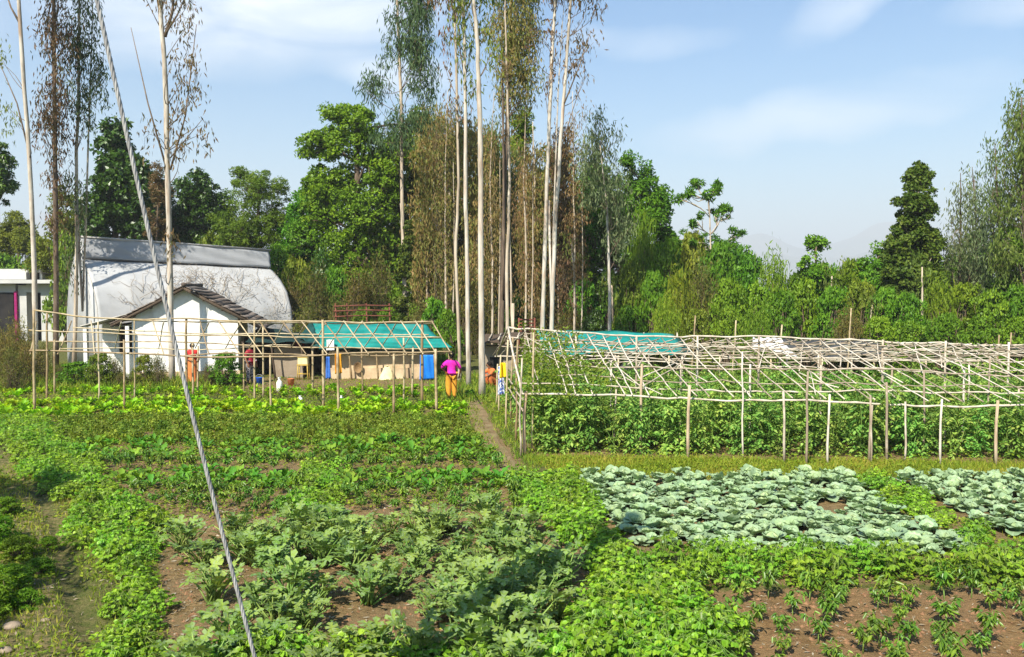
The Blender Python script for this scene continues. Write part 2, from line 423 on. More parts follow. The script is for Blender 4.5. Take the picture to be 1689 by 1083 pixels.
# ================================================================== zones on the ground (photo pixels -> metres)
Z = {k: gpoly(v) for k, v in dict(
    path=[(764, 664), (800, 660), (814, 690), (838, 730), (872, 772), (850, 782), (822, 772), (796, 736), (776, 700)],
    bare=[(255, 880), (420, 820), (700, 800), (900, 800), (950, 880), (985, 960), (900, 1083), (280, 1083)],
    seedlings=[(100, 690), (760, 690), (800, 745), (860, 800), (880, 850), (700, 850), (300, 860), (190, 800), (110, 760)],
    pepper=[(1140, 972), (2000, 972), (2100, 1120), (1210, 1120)],
    cab1=[(950, 792), (1400, 790), (1480, 850), (1625, 905), (1560, 922), (1045, 905)],
    cab2=[(1462, 786), (1960, 796), (2040, 905), (1650, 882), (1560, 838)],
    cabsoil=[(940, 785), (1980, 785), (2060, 920), (1040, 920)],
    wedge=[(1405, 792), (1455, 792), (1560, 848), (1650, 892), (2050, 912), (2070, 930), (1640, 915), (1495, 855)],
    hedge=[(1050, 930), (1200, 922), (1560, 935), (2060, 928), (2110, 966), (1130, 966)],
    beanR=[(850, 790), (940, 792), (1000, 880), (1050, 925), (1150, 975), (1180, 1030), (1215, 1130), (900, 1130), (985, 1000), (975, 940), (930, 880), (880, 850)],
    beanL=[(0, 690), (60, 690), (110, 720), (150, 770), (190, 820), (260, 870), (290, 915), (245, 935), (262, 1000), (300, 1130), (150, 1130), (215, 960), (130, 900), (95, 830), (0, 735)],
    beanM=[(490, 775), (560, 770), (575, 860), (490, 865)],
    bank=[(-300, 740), (10, 745), (105, 860), (110, 960), (150, 1130), (-300, 1130)],
    lett1=[(-60, 664), (765, 667), (768, 690), (-60, 695)],
    lett2=[(-60, 645), (700, 640), (752, 655), (-60, 655)],
    tomsoil=[(866, 756), (1750, 772), (1750, 660), (835, 660)],
    strip=[(860, 752), (1750, 766), (1750, 790), (930, 790)],
    yard=[(400, 622), (760, 622), (765, 650), (400, 646)],
).items()}
DITCH = [gp(x, y)[:2] for x, y in [(-10, 770), (60, 800), (96, 868), (115, 950), (165, 1100)]]
DITCH2 = [gp(x, y)[:2] for x, y in [(1012, 870), (985, 945), (930, 1010), (880, 1130)]]

def zg(x, y):
    x = np.asarray(x, float); y = np.asarray(y, float)
    z = .018 * np.sin(x * 1.9 + .4 * y) * np.sin(y * 2.3 - .3 * x) + .012 * np.sin(x * 5.1 + 1) * np.sin(y * 4.3) + .007 * np.sin(x * 11 + y * 7) * np.sin(y * 13 - x * 3)
    P = np.stack([x.ravel(), y.ravel()], 1)
    near = (P[:, 1] < 20) & (np.abs(P[:, 0]) < 14)
    dz = np.zeros(len(P))
    if near.any():
        dz[near] -= .10 * np.exp(-(linedist(P[near], DITCH) / .15) ** 2)
        dz[near] -= .14 * np.exp(-(linedist(P[near], DITCH2) / .16) ** 2)
        a = inpoly(P, Z['pepper']) & near
        dz[a] += .03 * np.sin(P[a, 0] * 9.5)
    return z + dz.reshape(z.shape)

def axis(pieces, far):
    a = []
    for lo, hi, st in pieces: a.append(np.arange(lo, hi, st))
    a = np.concatenate(a)
    out, q, st = [], a[-1], pieces[-1][2]
    while q < far: st *= 1.5; q += st; out.append(q)
    inn, q, st = [], a[0], pieces[0][2]
    while q > -far: st *= 1.5; q -= st; inn.append(q)
    return np.concatenate([inn[::-1], a, out])
xs = axis([(-34, -13, .4), (-13, 12, .085), (12, 34, .4)], 7500)
ys = axis([(1, 7, .5), (7, 19.5, .085), (19.5, 30, .2), (30, 66, .6)], 7500)
X, Y = np.meshgrid(xs, ys, indexing='ij')
Zs = zg(X, Y)
V = np.stack([X, Y, Zs], -1).reshape(-1, 3)
P2 = V[:, :2]
soil = np.zeros(len(V)); straw = np.full(len(V), .35); red = np.zeros(len(V))
inner = (np.abs(P2[:, 0]) < 40) & (P2[:, 1] < 70) & (P2[:, 1] > 0)
def setz(k, arr, val):
    a = inner.copy(); a[inner] = inpoly(P2[inner], Z[k]); arr[a] = val
setz('seedlings', soil, .85); setz('bare', soil, 1); setz('pepper', soil, 1); setz('pepper', red, .45); setz('cabsoil', soil, .9); setz('tomsoil', soil, .7)
setz('hedge', soil, .8); setz('beanR', soil, .6); setz('beanL', soil, .45); setz('path', soil, .8); setz('strip', soil, .1)
setz('lett1', soil, .6); setz('lett2', soil, .5); setz('yard', soil, .75); setz('bank', straw, .95)
soil[(P2[:, 1] > 66)] = .0
nx, ny = len(xs), len(ys)
def smooth(a, k=2):
    A = a.reshape(nx, ny)
    for _ in range(k):
        A = (np.pad(A, 1, mode='edge')[:-2, 1:-1] + np.pad(A, 1, mode='edge')[2:, 1:-1] + 2 * A + np.pad(A, 1, mode='edge')[1:-1, :-2] + np.pad(A, 1, mode='edge')[1:-1, 2:]) / 6
    return A.ravel()
soil, straw, red = smooth(soil), smooth(straw), smooth(red)
mb = MB()
i = np.arange(nx - 1)[:, None] * ny; j = np.arange(ny - 1)[None]
Q = np.stack([i + j, i + ny + j, i + ny + j + 1, i + j + 1], -1).reshape(-1, 4)
mb.add(V, Q, v=soil, u=straw, t=red)

m, nt, out = newmat('soil_and_turf'); L = nt.links.new
ob = nd(nt, 'ShaderNodeTexCoord').outputs['Object']
nA, nB, nC = noise(nt, 1.3, 6, vec=ob), noise(nt, 9, 6, vec=ob, rough=.65), noise(nt, 45, 5, vec=ob, rough=.7)
so1 = ramp(nt, nB, [(.08, .052, .021), (.20, .135, .058), (.285, .205, .10)], [.32, .48, .66])
so2 = mix(nt, ramp(nt, nA, [(0, 0, 0), (1, 1, 1)], [.42, .6]), so1, (.205, .145, .072))
so2 = mix(nt, math_(nt, 'MULTIPLY', attr(nt, 't'), .55), so2, (.27, .125, .05))
so2 = mix(nt, ramp(nt, nC, [(0, 0, 0), (1, 1, 1)], [.55, .75]), so2, (.30, .21, .125))
gr = ramp(nt, nC, [(.04, .058, .013), (.08, .10, .022), (.14, .13, .045)], [.3, .5, .7])
gr = mix(nt, math_(nt, 'MULTIPLY', attr(nt, 'u'), ramp(nt, nB, [(0, 0, 0), (1, 1, 1)], [.4, .6])), gr, (.24, .185, .085))
f = math_(nt, 'ADD', attr(nt, 'v'), math_(nt, 'MULTIPLY', math_(nt, 'SUBTRACT', nB, .5), 1.2))
f = ramp(nt, f, [(0, 0, 0), (1, 1, 1)], [.35, .65])
p = nd(nt, 'ShaderNodeBsdfPrincipled'); p.inputs['Roughness'].default_value = .95; p.inputs['Specular IOR Level'].default_value = .1
L(mix(nt, f, gr, so2), p.inputs['Base Color'])
b = nd(nt, 'ShaderNodeBump'); b.inputs['Strength'].default_value = 1.0; b.inputs['Distance'].default_value = .06
L(math_(nt, 'ADD', nB, math_(nt, 'MULTIPLY', nC, .5)), b.inputs['Height']); L(b.outputs[0], p.inputs['Normal']); L(p.outputs[0], out.inputs[0])
M['ground'] = m
tag(link('ground', mb.mesh('ground', m)), kind='structure')

# footpath: a draped strip a little above the ground
M['path'] = solid_mat('trodden_earth', [(.125, .085, .04), (.20, .14, .072), (.26, .195, .11)], 3, .95, .6, bscale=30, stain=((.13, .14, .05), 2.2, .5))
cl = [(782, 656), (788, 676), (797, 700), (814, 736), (838, 768), (862, 790)]
cw = [13, 14, 16, 18, 20, 17]
def pathfn(u, w_):
    k = u * (len(cl) - 1)
    cx = np.interp(k, range(len(cl)), [c[0] for c in cl]); cy = np.interp(k, range(len(cl)), [c[1] for c in cl])
    wd = np.interp(k, range(len(cl)), cw) * (1 + .18 * np.sin(u * 31))
    g = np.array([gp(a, b_) for a, b_ in zip(cx + (w_ - .5) * 2 * wd, cy)])
    g[:, 2] = zg(g[:, 0], g[:, 1]) + .012 - .03 * (np.abs(w_ - .5) > .49)
    return g
mb = MB(); grid_sheet(mb, pathfn, 90, 14)
tag(link('path', mb.mesh('path', M['path'])), kind='structure')

# hazy mountains
M['hill'] = solid_mat('hill_forest', [(.05, .075, .04), (.10, .11, .06), (.16, .15, .10)], .004, .95, 0)
def ridge(name, d, pts, thick):
    mb = MB()
    def fn(u, w_):
        px = -500 + u * 2700
        h = np.interp(px, [p[0] for p in pts], [p[1] for p in pts])
        x = (px - CX) / F * d
        zt = HC + (YH - h) * d / F
        z = zt * np.sin(w_ * math.pi) ** 1.0 * (1 + .0 * px)
        z = z + zt * .04 * np.sin(px / 31 + w_ * 9) * np.sin(w_ * math.pi) + zt * .025 * np.sin(px / 13 - w_ * 17) * np.sin(w_ * math.pi)
        return np.stack([x, d - thick / 2 + thick * w_, z - 2], -1)
    grid_sheet(mb, fn, 260, 24)
    tag(link(name, mb.mesh(name, M['hill'])), kind='structure')
ridge('mountains', 6300, [(-500, 430), (0, 385), (80, 350), (200, 370), (600, 395), (1000, 405), (1180, 402), (1245, 385), (1290, 402), (1330, 415), (1395, 392), (1440, 376), (1475, 366), (1530, 392), (1620, 380), (1700, 398), (2200, 430)], 1200)
ridge('hills', 5000, [(-500, 440), (300, 415), (1150, 430), (1270, 418), (1340, 428), (1460, 412), (1600, 430), (2200, 440)], 700)
if HAZE:
    mb = MB(); hx, hy = abs(xs).max() + 50, abs(ys).max() + 50
    box(mb, (0, 0, 266), (2 * hx, 2 * hy, 540))
    m, nt, out = newmat('haze_air')
    pv = nd(nt, 'ShaderNodeVolumePrincipled'); pv.inputs['Density'].default_value = HAZE; pv.inputs['Color'].default_value = (.90, .95, 1.0, 1); pv.inputs['Anisotropy'].default_value = 0.0
    nt.links.new(pv.outputs[0], out.inputs['Volume'])
    tag(link('haze', mb.mesh('haze', m, False)), kind='stuff', label='thin blue haze in the air before the mountains', cat='haze')
# ================================================================== trees
def px_path(pts, d, sub=4):
    """trunk centre line from pixels at depth d, densified with a little wander; first point is put on the ground"""
    P = np.array([at(x, y, d + (0 if i == 0 else 0)) for i, (x, y) in enumerate(pts)])
    P[0, 2] = -.05
    t = np.linspace(0, len(P) - 1, (len(P) - 1) * sub + 1)
    Q = np.stack([np.interp(t, range(len(P)), P[:, k]) for k in range(3)], 1)
    wob = np.cumsum(rng.normal(size=Q.shape) * .012, axis=0); wob[:, 2] = 0; wob -= wob[0]
    return Q + wob

def ell_px(c, d, dd=0.0, ry=None):
    x, y, rx, rz = c[:4]
    p = at(x, y, d + dd)
    k = (d + dd) / F
    a, b = rx * k, rz * k
    return p, np.array([a, ry if ry else min(a * 1.05, 3.0), b])

def in_ball(n, bias=.5):
    return randdir(n) * (U(0, 1, n) ** bias)[:, None]

def sprays(mb, Cn, n, spread, L, W, droop=1.6, m=0, out=None):
    k = len(Cn)
    if k == 0: return
    c = np.repeat(Cn, n, 0)
    off = rng.normal(size=(k * n, 3)) * np.array([spread, spread, spread * 1.35])
    A = rng.normal(size=(k * n, 3)) * .6 + np.array([0, 0, -droop])
    v = np.clip(np.repeat(U(0, 1, k), n) * .45 + U(0, 1, k * n) * .55, 0, 1)
    N = rng.normal(size=(k * n, 3)); N[:, 2] *= .3
    leaves(mb, c + off, A, N, U(.7, 1.25, k * n) * L, U(.7, 1.2, k * n) * W, v=v, m=m, fold=.1)

def clumps(mb, Cn, r, n, L, W, m=0, up=.5, droop=.35, flat=.75):
    k = len(Cn)
    if k == 0: return
    r = np.broadcast_to(np.asarray(r, float), (k,))
    D = randdir(k * n)
    D[:, 2] = np.where(D[:, 2] < -.55, -D[:, 2] * .6, D[:, 2])
    D = unit(D)
    rr = U(.35, 1, k * n) ** .6
    rad = np.repeat(r, n)
    P = np.repeat(Cn, n, 0) + D * (rad * rr)[:, None] * np.array([1, 1, flat])
    N = D + rng.normal(size=D.shape) * .55 + np.array([0, 0, up])
    A = rng.normal(size=D.shape) + D * .6 + np.array([0, 0, -droop])
    v = np.clip(np.repeat(U(0, 1, k), n) * .4 + U(0, 1, k * n) * .6, 0, 1)
    leaves(mb, P - unit(A) * L * .4, A, N, U(.7, 1.25, k * n) * L, U(.75, 1.2, k * n) * W, v=v, m=m, fold=.2)

def branch(mb, a, b, r0, r1, bend=.12, n=5, m=0, sag=.0):
    a, b = np.asarray(a, float), np.asarray(b, float)
    t = np.linspace(0, 1, n)[:, None]
    ln = np.linalg.norm(b - a)
    o = rng.normal(size=3) * bend * ln * .5
    P = a + (b - a) * t + o * np.sin(t * math.pi) + np.array([0, 0, sag * ln]) * np.sin(t * math.pi)
    tube(mb, P, np.linspace(r0, r1, n), 5, m=m)
    return P

def nearest_low(path, p, rise):
    h = p[2] - rise
    i = int(np.argmin(np.abs(path[:, 2] - h)))
    return path[i], i

def eucalypt(label, trunk, d, r, ells, leaf='euc_green', bark='bark_white', dens=1.0, stems=(), branches=(), L=.25, W=.058, group='tall eucalyptus trees', cat='tree', twig='twig', name='eucalyptus_tree', extra=None, ddj=.8):
    path = px_path(trunk, d)
    root = thing(name, label, cat, loc=(path[0][0], d, 0), group=group)
    k = d / F
    tb = MB()
    rad = np.interp(np.linspace(0, 1, len(path)), [0, .04, .85, 1], [r[0] * 1.25 * k, r[0] * k, r[1] * k, r[1] * k * .45]) * U(.93, 1.07, len(path))
    tube(tb, path, rad, 9)
    for pts, rr in stems:
        q = px_path(pts, d + U(-.3, .3)); q[0] = at(*pts[0], d)
        if pts[0][1] > YH + 60: q[0, 2] = -.05
        tube(tb, q, np.linspace(rr[0], rr[1] * .45, len(q)) * k, 7)
    br = tb
    for pts, rr in branches:
        q = np.array([at(x, y, d + i * .15) for i, (x, y) in enumerate(pts)])
        tube(br, q, np.linspace(rr[0], rr[1], len(q)) * k, 5, m=1)
    part_done = None
    cr = MB()
    for c in ells:
        p, R = ell_px(c, d, U(-ddj, ddj) * .6)
        f = c[4] if len(c) > 4 else 1.0
        vol = R[0] * R[1] * R[2] * 4.19
        n = max(4, int(vol * 9.5 * dens * f))
        n = min(n, 620)
        S = p + in_ball(n, .45) * R
        # twigs from trunk to bunches of sprays
        nb = max(2, min(9, n // 9))
        sub = S[rng.choice(n, nb, replace=False)]
        for s_ in sub:
            a, i = nearest_low(path, s_, abs(s_[0] - p[0]) + R[2] * .5 + .6)
            branch(br, a, s_, .010 + .25 * rad[i] * .4, .006, .18, 5, sag=-.05, m=1)
        near = np.argmin(np.linalg.norm(S[:, None] - sub[None], axis=2), axis=1)
        for q in range(0, n, 3):
            branch(br, sub[near[q]], S[q], .007, .004, .2, 3, m=1)
        sprays(cr, S, 16, .18, L, W)
    part('trunk', tb, [M[bark], M[twig]], root)
    if extra: extra(cr, root, path, d)
    if cr.n: part('crown', cr, M[leaf], root)
    return root

G = 'tall eucalyptus trees by the yard'
eucalypt('bare white leaning eucalyptus trunk at the far left end of the bamboo trellis', [(60, 622), (57, 450), (46, 200), (32, 0), (22, -170)], 36, (4.3, 2.8),
         [(8, 185, 20, 45, .5), (30, -110, 60, 60), (2, 100, 12, 40, .4)], 'euc_green', group=G, branches=[([(31, 35), (18, 12), (4, -30)], (2, .8)), ([(50, 260), (28, 170), (0, 105)], (1.6, .6))])
eucalypt('eucalyptus thick with reddish leaves all along its trunk, beside the white leaning one', [(92, 612), (93, 400), (91, 200), (88, 0), (86, -150)], 38, (4.4, 2.6),
         [(92, 60, 30, 85), (82, 190, 24, 80), (98, 200, 22, 80), (95, 310, 20, 70), (92, 390, 14, 50, .6), (85, -60, 38, 60)], 'euc_red', 'bark_dark', 1.25, group=G)
eucalypt('slim double-stemmed eucalyptus with dark drooping leaves, left of the sagging cable', [(122, 610), (127, 420), (126, 250), (129, 130), (131, 0), (131, -120)], 39, (3.4, 1.6),
         [(132, 70, 26, 75), (158, 85, 18, 70), (163, 145, 18, 45), (137, 175, 22, 55), (124, 330, 20, 60), (120, 430, 14, 60), (140, -50, 40, 60), (110, 130, 14, 60, .6)], 'euc_dark', 'bark_pale', 1.35, group=G,
         stems=[([(127, 330), (146, 220), (152, 60), (154, -60)], (2, 1))])
eucalypt('white-barked eucalyptus standing before the tiled cottage gable', [(284, 634), (281, 470), (276, 250), (272, 100), (266, 0), (262, -140)], 33.4, (4.9, 3.4),
         [(303, 90, 26, 75, .55), (292, 235, 18, 50), (327, 125, 16, 45, .6), (250, 240, 16, 50, .4), (292, 10, 30, 45, .7), (340, 230, 12, 40, .3), (284, 405, 8, 26, 1.6), (300, 185, 20, 50, .6), (255, -80, 60, 60)], 'euc_red', group=G, dens=.95,
         branches=[([(278, 290), (244, 170), (216, 45)], (1.8, .5)), ([(281, 280), (306, 190), (324, 40)], (1.8, .6)), ([(272, 60), (284, 20), (290, -40)], (3, 1.5)), ([(281, 260), (310, 225), (335, 195)], (1.2, .4)), ([(273, 55), (292, 25), (312, -20)], (2, .8))])
eucalypt('straight white eucalyptus trunk rising beside the footpath', [(795, 655), (794, 500), (793, 300), (790, 180), (786, 80), (778, 0), (772, -130)], 28.7, (5.3, 3.0),
         [(787, 45, 14, 20, 3.0), (812, 78, 13, 24, 2.5), (795, -70, 60, 70)], 'mistle', group=G, dens=1.6, L=.24)
eucalypt('pale eucalyptus just left of the path-side white trunk', [(773, 640), (772, 450), (770, 300), (768, 130), (766, 0), (765, -130)], 31.5, (3.9, 2.3),
         [(758, 30, 18, 65, 1.2), (768, 92, 16, 40, 1.2), (776, 135, 12, 28, 1.2), (770, -60, 50, 60)], 'mistle', group=G, dens=1.2, branches=[([(770, 150), (760, 90), (752, 20)], (1.4, .6))])
eucalypt('thin kinked eucalyptus stem leftmost in the central row of trunks', [(757, 634), (757, 560), (752, 420), (754, 300), (752, 160), (748, 0), (745, -100)], 33, (2.9, 1.8),
         [(744, 70, 16, 75, .8), (748, 170, 12, 40, .7), (740, -40, 40, 60)], 'euc_red', 'bark_pale', group=G)
eucalypt('dark-topped eucalyptus with a heavy hanging crown, right of the path-side white trunk', [(826, 606), (828, 480), (830, 330), (835, 200), (840, 100), (846, -90)], 40, (4.3, 2.6),
         [(842, 55, 40, 75), (862, 115, 32, 55), (832, 150, 22, 45), (868, 30, 30, 55), (855, 165, 30, 30, .6), (848, -60, 50, 60)], 'euc_brown', 'bark_dark', 1.7, group=G, stems=[([(831, 320), (829, 150), (826, 10)], (2.6, 1.6))])
eucalypt('slender grey eucalyptus close behind the dark-topped one', [(836, 613), (838, 450), (841, 300), (838, 190), (834, 60), (830, -80)], 37.6, (3.2, 1.3), [(834, 110, 16, 50, .7), (838, 220, 12, 40, .6)], 'euc_red', 'bark_pale', group=G,
         stems=[([(846, 500), (843, 420), (842, 330)], (2.6, 1.4))])
eucalypt('left one of two pale eucalyptus trunks at the trellis ridge', [(893, 620), (897, 480), (901, 330), (906, 200), (911, 100), (915, 0), (920, -120)], 36, (3.7, 2.4),
         [(913, 55, 18, 75, .6), (905, 150, 14, 50, .6), (880, 80, 10, 40, .3), (915, -60, 45, 60)], 'euc_red', group=G, stems=[([(905, 330), (921, 150), (930, 0)], (1.8, 1))])
eucalypt('right-leaning one of two pale eucalyptus trunks at the trellis ridge', [(907, 622), (912, 500), (918, 350), (926, 230), (935, 120), (944, 0), (950, -120)], 35.5, (3.6, 2.4),
         [(952, 45, 24, 65, .6), (950, 115, 18, 40, .6), (984, 15, 8, 22, .8), (970, 70, 14, 40, .4), (955, -60, 50, 60)], 'euc_red', group=G, branches=[([(931, 170), (955, 110), (975, 50)], (1.4, .5)), ([(924, 250), (945, 180), (962, 130)], (1, .4))])
def ivy_on(cr, root, path, d):
    iv = MB()
    for x, y, rx, ry in [(667, 440, 11, 40), (664, 500, 15, 40), (672, 400, 8, 40), (664, 550, 16, 35)]:
        p, R = ell_px((x, y, rx, ry), d - .2)
        clumps(iv, p + in_ball(26, .5) * R, .2, 42, .17, .13)
    part('ivy', iv, M['ivy'], root)
eucalypt('eucalyptus with dense weeping dark crown and ivy wrapped round its lower trunk', [(669, 594), (664, 400), (661, 300), (659, 150), (655, 40), (652, -90)], 44, (3.3, 2.2),
         [(683, 45, 32, 60, 1.3), (694, 112, 25, 50, 1.3), (707, 145, 13, 35, 1.3), (678, 190, 38, 25, .8), (622, 140, 28, 28, .8), (638, 92, 16, 28, .9), (648, 35, 15, 40, .9), (692, 0, 30, 35, 1.2), (610, 130, 14, 18, .7), (650, 220, 40, 30, .6), (675, -70, 45, 50)], 'euc_dark', 'bark_pale', 1.3, group=G,
         stems=[([(672, 480), (667, 410), (662, 335)], (2.6, 1.6))], extra=ivy_on, L=.34)
eucalypt('young grey-green eucalyptus with a clean white trunk behind the right trellis', [(1006, 606), (1006, 500), (1004, 430), (1001, 340), (990, 240)], 40, (3.4, 1.4),
         [(1000, 300, 40, 60), (985, 230, 26, 45), (1024, 370, 28, 45), (972, 265, 26, 45), (985, 188, 13, 20, .6), (1012, 400, 24, 24), (1020, 215, 10, 25, .5)], 'euc_grey', 'bark_white', 1.25, group=G)

# brown coppiced eucalypts behind
GB = 'brown-leaved eucalyptus stand'
coppice = [('brown eucalyptus of the stand nearest the weeping dark crown', 716, [(715, 270, 34, 80), (703, 380, 36, 75), (715, 200, 24, 35), (700, 470, 30, 45, .6)], 'euc_brown', 49),
           ('brown eucalyptus filling the space between ivy trunk and path-side trunk', 742, [(742, 380, 34, 90), (738, 250, 28, 60), (745, 470, 30, 50, .6)], 'euc_brown', 52),
           ('bushy brown eucalyptus directly behind the path-side white trunk', 786, [(786, 300, 32, 100), (800, 390, 34, 90), (770, 215, 22, 45), (780, 460, 34, 60, .6)], 'euc_brown', 48),
           ('olive eucalyptus behind the dark-topped crown', 832, [(850, 310, 34, 75), (835, 400, 34, 90), (812, 260, 22, 70), (840, 480, 40, 50, .7)], 'euc_green', 53),
           ('rust-coloured eucalyptus behind the two pale ridge trunks', 884, [(885, 400, 36, 110), (880, 290, 22, 60), (900, 490, 34, 50, .8)], 'euc_brown', 49),
           ('tall rust-coloured eucalyptus right of the two pale ridge trunks', 932, [(930, 320, 26, 110), (938, 430, 32, 90), (925, 240, 18, 45), (950, 500, 30, 45, .7)], 'euc_red', 47)]
for lb, x, el_, lf, d in coppice:
    base = at(x, YH + HC * F / d, d)
    eucalypt(lb, [(x, YH + HC * F / d), (x + U(-3, 3), 430), (x + U(-3, 3), 300), (x + U(-5, 5), 200)], d, (3, 1.2), el_, lf, 'bark_pale', 1.5, group=GB, L=.30, W=.068,
             stems=[([(x + o, 590), (x + o * 1.5, 430), (x + o * 1.8, 280)], (2, .8)) for o in (-9, 8)], name='eucalyptus_tree')

def broadleaf(label, base, d, r, ells, leaf, n=26, rs=.55, lv=90, L=.26, W=.15, bark='bark_dark', group=None, top=None, name='broadleaf_tree', droop=.35, twigs=True):
    gy = YH + HC * F / d
    x0 = base
    top = top or (ells[0][0], ells[0][1])
    path = px_path([(x0, gy), (x0 * .7 + top[0] * .3, gy * .55 + top[1] * .45), top], d, 5)
    root = thing(name, label, 'tree', loc=(path[0][0], d, 0), group=group)
    k = d / F
    tb, cr = MB(), MB()
    rad = np.linspace(r * k, r * k * .35, len(path))
    tube(tb, path, rad, 8)
    for c in ells:
        p, R = ell_px(c, d, U(-.8, .8))
        f = c[4] if len(c) > 4 else 1
        m_ = max(5, int(n * 3.0 * f * (R[0] * R[2]) / 3.2))
        S = p + in_ball(m_, .5) * np.maximum(R - rs * .3, .15)
        a, i = nearest_low(path, p, R[2] * .6 + .5)
        B = branch(tb, a, p, max(rad[i] * .55, .03), .03, .15, 6)
        if twigs:
            for s_ in S[:: 2]:
                branch(tb, B[int(rng.integers(2, 6))], s_, .03, .008, .2, 4)
        clumps(cr, S, U(.45, 1.1, m_) * rs * .85, int(lv * .9), L * .8, W * .8, droop=droop, flat=.95, up=.35)
    part('trunk', tb, M[bark], root)
    part('crown', cr, M[leaf], root)
    return root

for lb, x, d, el_, lf in [
    ('wispy brown eucalyptus left of the pale pair by the path', 735, 43, [(728, 230, 20, 50), (735, 330, 24, 70), (730, 430, 26, 70), (742, 180, 14, 30)], 'euc_brown'),
    ('wispy rusty eucalyptus between the path-side trunk and the dark-topped one', 812, 43, [(808, 250, 18, 60), (815, 350, 22, 80), (808, 450, 24, 60)], 'euc_rust'),
    ('wispy rusty eucalyptus between the dark-topped one and the two ridge trunks', 866, 44, [(868, 260, 20, 60), (862, 360, 24, 80), (870, 460, 26, 60)], 'euc_rust'),
    ('wispy brown eucalyptus just right of the two ridge trunks', 948, 42, [(945, 240, 18, 60), (952, 340, 22, 80), (945, 450, 24, 60), (960, 190, 12, 30)], 'euc_rust')]:
    eucalypt(lb, [(x, YH + HC * F / d), (x + U(-3, 3), 430), (x + U(-4, 4), 300), (x + U(-5, 5), 150)], d, (2, .8), el_, lf, 'bark_pale', .95, group=GB, L=.22, W=.045, stems=[([(x + 10, 600), (x + 13, 430), (x + 12, 260)], (1.6, .7))], ddj=1.4)
GT = 'trees rising behind the farmyard'
broadleaf('dark large-leaved tree rising behind the left half of the greenhouse', 192, 60, 8, [(190, 235, 28, 48), (200, 300, 48, 55), (185, 350, 52, 50), (228, 300, 24, 50), (170, 400, 40, 40), (235, 370, 30, 45)], 'broad_dark', 24, .7, 60, .46, .27, group=GT)
broadleaf('very dark rounded tree behind the middle of the greenhouse', 318, 63, 7, [(325, 312, 36, 32), (308, 362, 42, 45), (338, 345, 28, 40), (300, 400, 50, 30)], 'broad_dark', 24, .7, 80, .3, .18, group=GT)
broadleaf('feathery olive-green tree behind the right end of the greenhouse', 420, 58, 6, [(425, 310, 52, 34), (402, 375, 56, 55), (455, 360, 36, 60), (398, 285, 18, 16), (440, 420, 40, 40), (378, 420, 30, 50)], 'olive', 24, .55, 110, .26, .075, group=GT)
broadleaf('largest dark-green spreading tree, left of the weeping eucalyptus', 590, 53, 11, [(545, 238, 50, 34), (592, 205, 46, 30), (612, 262, 46, 46), (560, 305, 55, 46), (602, 355, 55, 55), (532, 352, 36, 56), (640, 300, 40, 46), (506, 255, 16, 10), (556, 190, 40, 16), (668, 240, 36, 36), (580, 415, 62, 44), (690, 205, 24, 28), (640, 390, 36, 55), (520, 300, 24, 24), (500, 420, 24, 40), (575, 470, 60, 40), (630, 470, 50, 40), (530, 460, 40, 40), (650, 440, 30, 40)], 'broad_mid', 22, .66, 95, .28, .16, group=GT, top=(590, 230))
broadleaf('fresh green treetop between the brown eucalyptus trunks', 862, 57, 4, [(862, 205, 24, 36), (850, 250, 30, 30)], 'bright', 26, .5, 90, .24, .13, group=GT)
broadleaf('broad green tree right of the young grey-green eucalyptus', 1065, 50, 8, [(1058, 300, 28, 34), (1078, 355, 34, 46), (1050, 360, 46, 62), (1092, 335, 22, 36), (1038, 272, 18, 20), (1020, 340, 40, 50), (1100, 400, 24, 40), (1060, 430, 50, 40), (985, 340, 40, 70), (960, 400, 40, 70)], 'broad_mid', 24, .55, 95, .25, .13, group=GT)
broadleaf('open airy tree with tufted leaf clusters standing above the thicket', 1180, 47, 2.6, [(1153, 303, 15, 17), (1184, 312, 15, 20), (1199, 346, 12, 22), (1124, 330, 14, 11), (1140, 318, 12, 10), (1216, 388, 18, 18), (1130, 392, 24, 15, .5), (1168, 326, 14, 16), (1200, 408, 20, 14, .7), (1160, 400, 26, 16, .5), (1150, 365, 18, 16, .4), (1183, 352, 14, 18, .5)], 'broad_mid', 22, .34, 42, .42, .10, 'bark_pale', group=GT, top=(1170, 330))
broadleaf('small round green treetop standing over the thicket right of the open airy tree', 1346, 46, 4, [(1346, 405, 24, 15, 1.3), (1340, 445, 26, 30), (1352, 480, 26, 40)], 'broad_mid', 26, .5, 90, .24, .14, group=GT)
broadleaf('dark ivy-smothered tower-shaped tree at the right', 1512, 41, 7, [(1516, 292, 24, 26, 1.5), (1508, 340, 34, 40, 1.4), (1506, 395, 40, 45, 1.3), (1508, 460, 48, 55, 1.2), (1488, 430, 32, 55), (1478, 480, 24, 50), (1505, 530, 50, 45), (1535, 420, 20, 60)], 'ivy', 60, .42, 120, .19, .13, 'bark_pale', group=GT, top=(1510, 350))
eucalypt('thin grey eucalyptus immediately right of the ivy tower', [(1582, 603), (1584, 450), (1586, 340), (1584, 285)], 41, (2.6, 1), [(1584, 325, 18, 45), (1578, 400, 26, 50), (1590, 460, 28, 45, .8)], 'euc_grey', 'bark_dark', 1.5, group=GT)
eucalypt('thin grey eucalyptus second to the right of the ivy tower', [(1612, 600), (1612, 450), (1610, 340), (1604, 275)], 42, (2.4, 1), [(1606, 315, 17, 45), (1612, 380, 26, 50), (1606, 450, 32, 45, .8)], 'euc_grey', 'bark_dark', 1.5, group=GT)
eucalypt('tall feathery eucalyptus with pale leaves near the right edge', [(1650, 605), (1650, 450), (1644, 320), (1638, 235)], 40, (3, 1.2), [(1638, 265, 19, 42), (1632, 330, 23, 42), (1642, 400, 34, 60), (1655, 345, 24, 40)], 'euc_grey', 'bark_dark', 1.5, group=GT)
